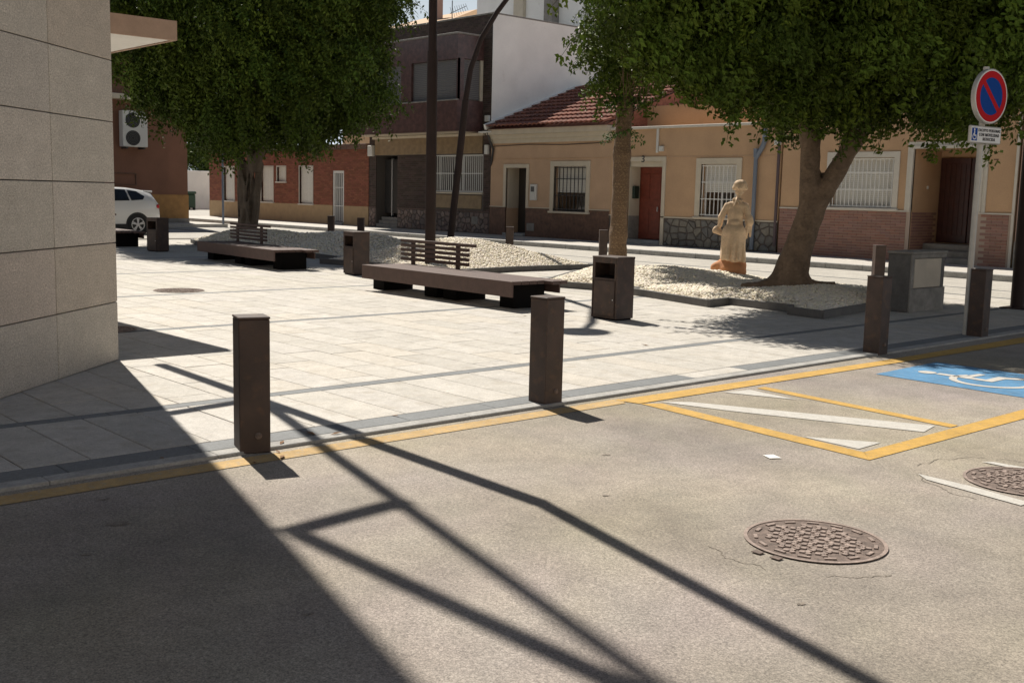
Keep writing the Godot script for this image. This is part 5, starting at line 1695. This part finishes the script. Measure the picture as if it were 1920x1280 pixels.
# ---------------------------------------------------------------- car
func make_car() -> void:
	var t := thing("parked_car", "white hatchback parked in front of the brown building", "car", Vector3(-36.2, ROAD + .006, -13.8), PI)
	# car frame: length along z, front towards +z after the turn; half-width .9
	var st := [
		# z, sill y, belt y, roof y, half width low, half width belt, half width roof
		[-2.17, .52, .74, .74, .70, .72, .70], [-2.12, .36, .92, .93, .80, .80, .76], [-1.95, .30, .97, .99, .86, .86, .80], [-1.2, .24, 1.02, 1.06, .90, .89, .78], [-.75, .22, 1.04, 1.16, .90, .90, .72], [-.1, .22, 1.05, 1.48, .91, .90, .60],
		[.5, .22, 1.06, 1.55, .91, .90, .60], [1.2, .22, 1.08, 1.53, .91, .90, .58], [1.65, .24, 1.10, 1.47, .90, .89, .57], [1.95, .28, 1.10, 1.38, .88, .86, .60], [2.12, .34, 1.02, 1.06, .84, .82, .70], [2.18, .48, .86, .88, .78, .76, .70]]
	var mb := MB.new()
	var rings := []
	for q in st:
		var w0: float = q[4]
		var w1: float = q[5]
		var w2: float = q[6]
		var ring := []
		for p in [Vector2(w0 * .86, q[1]), Vector2(w0, q[1] + .10), Vector2(w0 * 1.005, lerpf(q[1], q[2], .6)), Vector2(w1, q[2]), Vector2(lerpf(w1, w2, .9), lerpf(q[2], q[3], .88)), Vector2(w2 * .86, q[3] - .008), Vector2(w2 * .4, q[3] + .012)]: ring.append(Vector3(p.x, p.y, q[0]))
		for k in range(ring.size() - 1, -1, -1): ring.append(Vector3(-ring[k].x, ring[k].y, ring[k].z))
		rings.append(ring)
	var cnt: int = rings[0].size()
	var nrm := []
	for i in rings.size():
		var nn := []
		for k in cnt:
			var du: Vector3 = rings[min(i + 1, rings.size() - 1)][k] - rings[max(i - 1, 0)][k]
			var dv: Vector3 = rings[i][(k + 1) % cnt] - rings[i][(k + cnt - 1) % cnt]
			var v := dv.cross(du).normalized()
			if v.dot(rings[i][k] - Vector3(0, .75, rings[i][k].z)) < 0: v = -v
			nn.append(v)
		nrm.append(nn)
	for i in rings.size() - 1:
		for k in cnt:
			var l := (k + 1) % cnt
			mb.tri_n(rings[i][k], rings[i][l], rings[i + 1][l], nrm[i][k], nrm[i][l], nrm[i + 1][l])
			mb.tri_n(rings[i][k], rings[i + 1][l], rings[i + 1][k], nrm[i][k], nrm[i + 1][l], nrm[i + 1][k])
	for e in [0, rings.size() - 1]:
		for k in range(1, cnt - 1): mb.tri(rings[e][0], rings[e][k], rings[e][k + 1], Vector3(0, 0, -1 if e == 0 else 1))
	put(t, "body", mb.mesh(), M.car_white)
	for sx in [-1.0, 1.0]:
		# side glass, following the lean of the cabin
		for g in [[[-.62, 1.09], [-.05, 1.42], [.36, 1.49], [.36, 1.10]], [[.42, 1.10], [.42, 1.49], [1.05, 1.47], [1.12, 1.12]], [[1.18, 1.12], [1.11, 1.46], [1.42, 1.42], [1.66, 1.26], [1.58, 1.15]]]:
			var gm := MB.new()
			var pts := []
			for p in g: pts.append(Vector3(sx * (lerpf(.905, .635, clampf((p[1] - 1.06) / .43, 0, 1)) + .012), p[1], p[0]))
			for k in range(1, pts.size() - 1): gm.tri(pts[0], pts[k], pts[k + 1], Vector3(sx, .4, 0))
			put(t, "side_window", gm.mesh(), M.car_glass)
		put(t, "sill_cladding", boxm(Vector3(minf(sx * .84, sx * .925), .20, -1.0), Vector3(maxf(sx * .84, sx * .925), .36, 1.02), .02), M.car_black)
		put(t, "mirror", boxm(Vector3(minf(sx * .9, sx * 1.06), 1.02, -.62), Vector3(maxf(sx * .9, sx * 1.06), 1.16, -.5), .03), M.car_white)
		put(t, "tail_light", boxm(Vector3(minf(sx * .60, sx * .87), .86, 2.02), Vector3(maxf(sx * .60, sx * .87), 1.0, 2.16), .04), M.lamp_red)
		put(t, "headlight", boxm(Vector3(minf(sx * .45, sx * .80), .72, -2.16), Vector3(maxf(sx * .45, sx * .80), .86, -2.0), .04), M.lamp_glass)
		for z in [-1.32, 1.36]:
			var ar := MB.new()
			ar.lathe([Vector2(0, .0), Vector2(.395, .0), Vector2(.40, -.10)], 28)
			ar.xform(Transform3D(Basis(Vector3(0, 0, 1), -PI / 2 * sx), Vector3(sx * .918, .34, z)))
			put(t, "wheel_arch", ar.mesh(), M.car_black)
			var wh := sub(t, "wheel")
			var ty := MB.new()
			ty.lathe([Vector2(.20, -.2), Vector2(.31, -.2), Vector2(.335, -.17), Vector2(.335, -.01), Vector2(.315, .02), Vector2(.225, .018), Vector2(.215, -.02)], 32)
			ty.xform(Transform3D(Basis(Vector3(0, 0, 1), -PI / 2 * sx), Vector3(sx * .93, .335, z)))
			put(wh, "tyre", ty.mesh(), M.rubber)
			var rm := MB.new()
			rm.lathe([Vector2(.226, .012), Vector2(.205, .015), Vector2(.195, -.06)], 32)
			rm.lathe([Vector2(0, .012), Vector2(.05, .010), Vector2(.055, -.02)], 16)
			for k in 5:
				var an := TAU * k / 5.0
				for off in [-.13, .13]:
					var u := Vector3(cos(an + off), 0, sin(an + off))
					var v := Vector3(-u.z, 0, u.x) * .018
					rm.quad(u * .04 + v + Vector3(0, .006, 0), u * .21 + v + Vector3(0, .006, 0), u * .21 - v + Vector3(0, .006, 0), u * .04 - v + Vector3(0, .006, 0), Vector3.UP)
			rm.xform(Transform3D(Basis(Vector3(0, 0, 1), -PI / 2 * sx), Vector3(sx * .94, .335, z)))
			put(wh, "rim", rm.mesh(), M.alloy)
	var rg := MB.new()
	rg.quad(Vector3(-.52, 1.40, 1.96), Vector3(.52, 1.40, 1.96), Vector3(.68, 1.10, 2.125), Vector3(-.68, 1.10, 2.125), Vector3(0, .5, 1))
	put(t, "rear_window", rg.mesh(), M.car_glass)
	var wg := MB.new()
	wg.quad(Vector3(-.54, 1.46, -.13), Vector3(.54, 1.46, -.13), Vector3(.70, 1.12, -.80), Vector3(-.70, 1.12, -.80), Vector3(0, .6, -1))
	put(t, "windscreen", wg.mesh(), M.car_glass)
	put(t, "spoiler", boxm(Vector3(-.57, 1.385, 1.72), Vector3(.57, 1.455, 2.04), .025), M.car_white)
	put(t, "rear_bumper", boxm(Vector3(-.80, .26, 1.98), Vector3(.80, .50, 2.22), .05), M.car_black)
	put(t, "number_plate", boxm(Vector3(-.26, .62, 2.17), Vector3(.26, .74, 2.20)), M.sign_white)

# ---------------------------------------------------------------- scene
func _ready() -> void:
	rng.seed = 1
	var cam := Camera3D.new()
	cam.name = "camera"
	add_child(cam)
	cam.position = Vector3(0, 1.6, 0)
	cam.rotation_order = EULER_ORDER_YXZ
	cam.rotation_degrees = Vector3(-7.668, 47.8, 1.339)
	cam.fov = 34.66
	cam.near = .1
	cam.far = 900
	cam.current = true
	var sky := ProceduralSkyMaterial.new()
	sky.sky_top_color = Color(.235, .30, .40)
	sky.sky_horizon_color = Color(.91, .95, .97)
	sky.sky_curve = .22
	sky.ground_bottom_color = Color(.32, .29, .25)
	sky.ground_horizon_color = Color(.62, .62, .60)
	sky.sky_energy_multiplier = 1.0
	sky.sun_angle_max = 0.0
	var sk := Sky.new()
	sk.sky_material = sky
	var env := Environment.new()
	env.background_mode = Environment.BG_SKY
	env.sky = sk
	env.background_energy_multiplier = .86
	env.tonemap_mode = Environment.TONE_MAPPER_LINEAR
	env.tonemap_exposure = 1.34
	env.sdfgi_enabled = true
	env.ssao_enabled = true
	env.ssil_enabled = true
	var we := WorldEnvironment.new()
	we.name = "world_environment"
	we.environment = env
	add_child(we)
	var sun := DirectionalLight3D.new()
	sun.name = "sun"
	add_child(sun)
	sun.look_at_from_position(Vector3.ZERO, Vector3(SUNX, -1.0, SUNZ), Vector3.UP)
	sun.light_color = Color(1.0, .968, .918)
	sun.light_energy = 1.6
	sun.light_angular_distance = .5
	sun.shadow_enabled = true

	make_materials()
	var ls: StandardMaterial3D = M.leaf.duplicate()
	ls.albedo_color = s(Color(.055, .115, .02))
	M["leaf_single"] = ls
	KERBM = boxm(Vector3(.004, -.12, -23.74), Vector3(.996, SW + .002, -23.6), .012)
	make_ground()
	make_plaza()
	make_markings()
	make_covers()
	make_stone_building()
	make_brown_building()
	make_red_house()
	make_dark_house()
	make_beige_house()
	make_tan_house()
	make_brick_dado_house()
	make_pink_house()
	make_far_things()
	make_beds()
	make_trees()
	make_bollards()
	make_bins()
	make_benches()
	make_lamps()
	make_sign()
	make_cabinet()
	make_statue()
	make_car()
	make_litter()
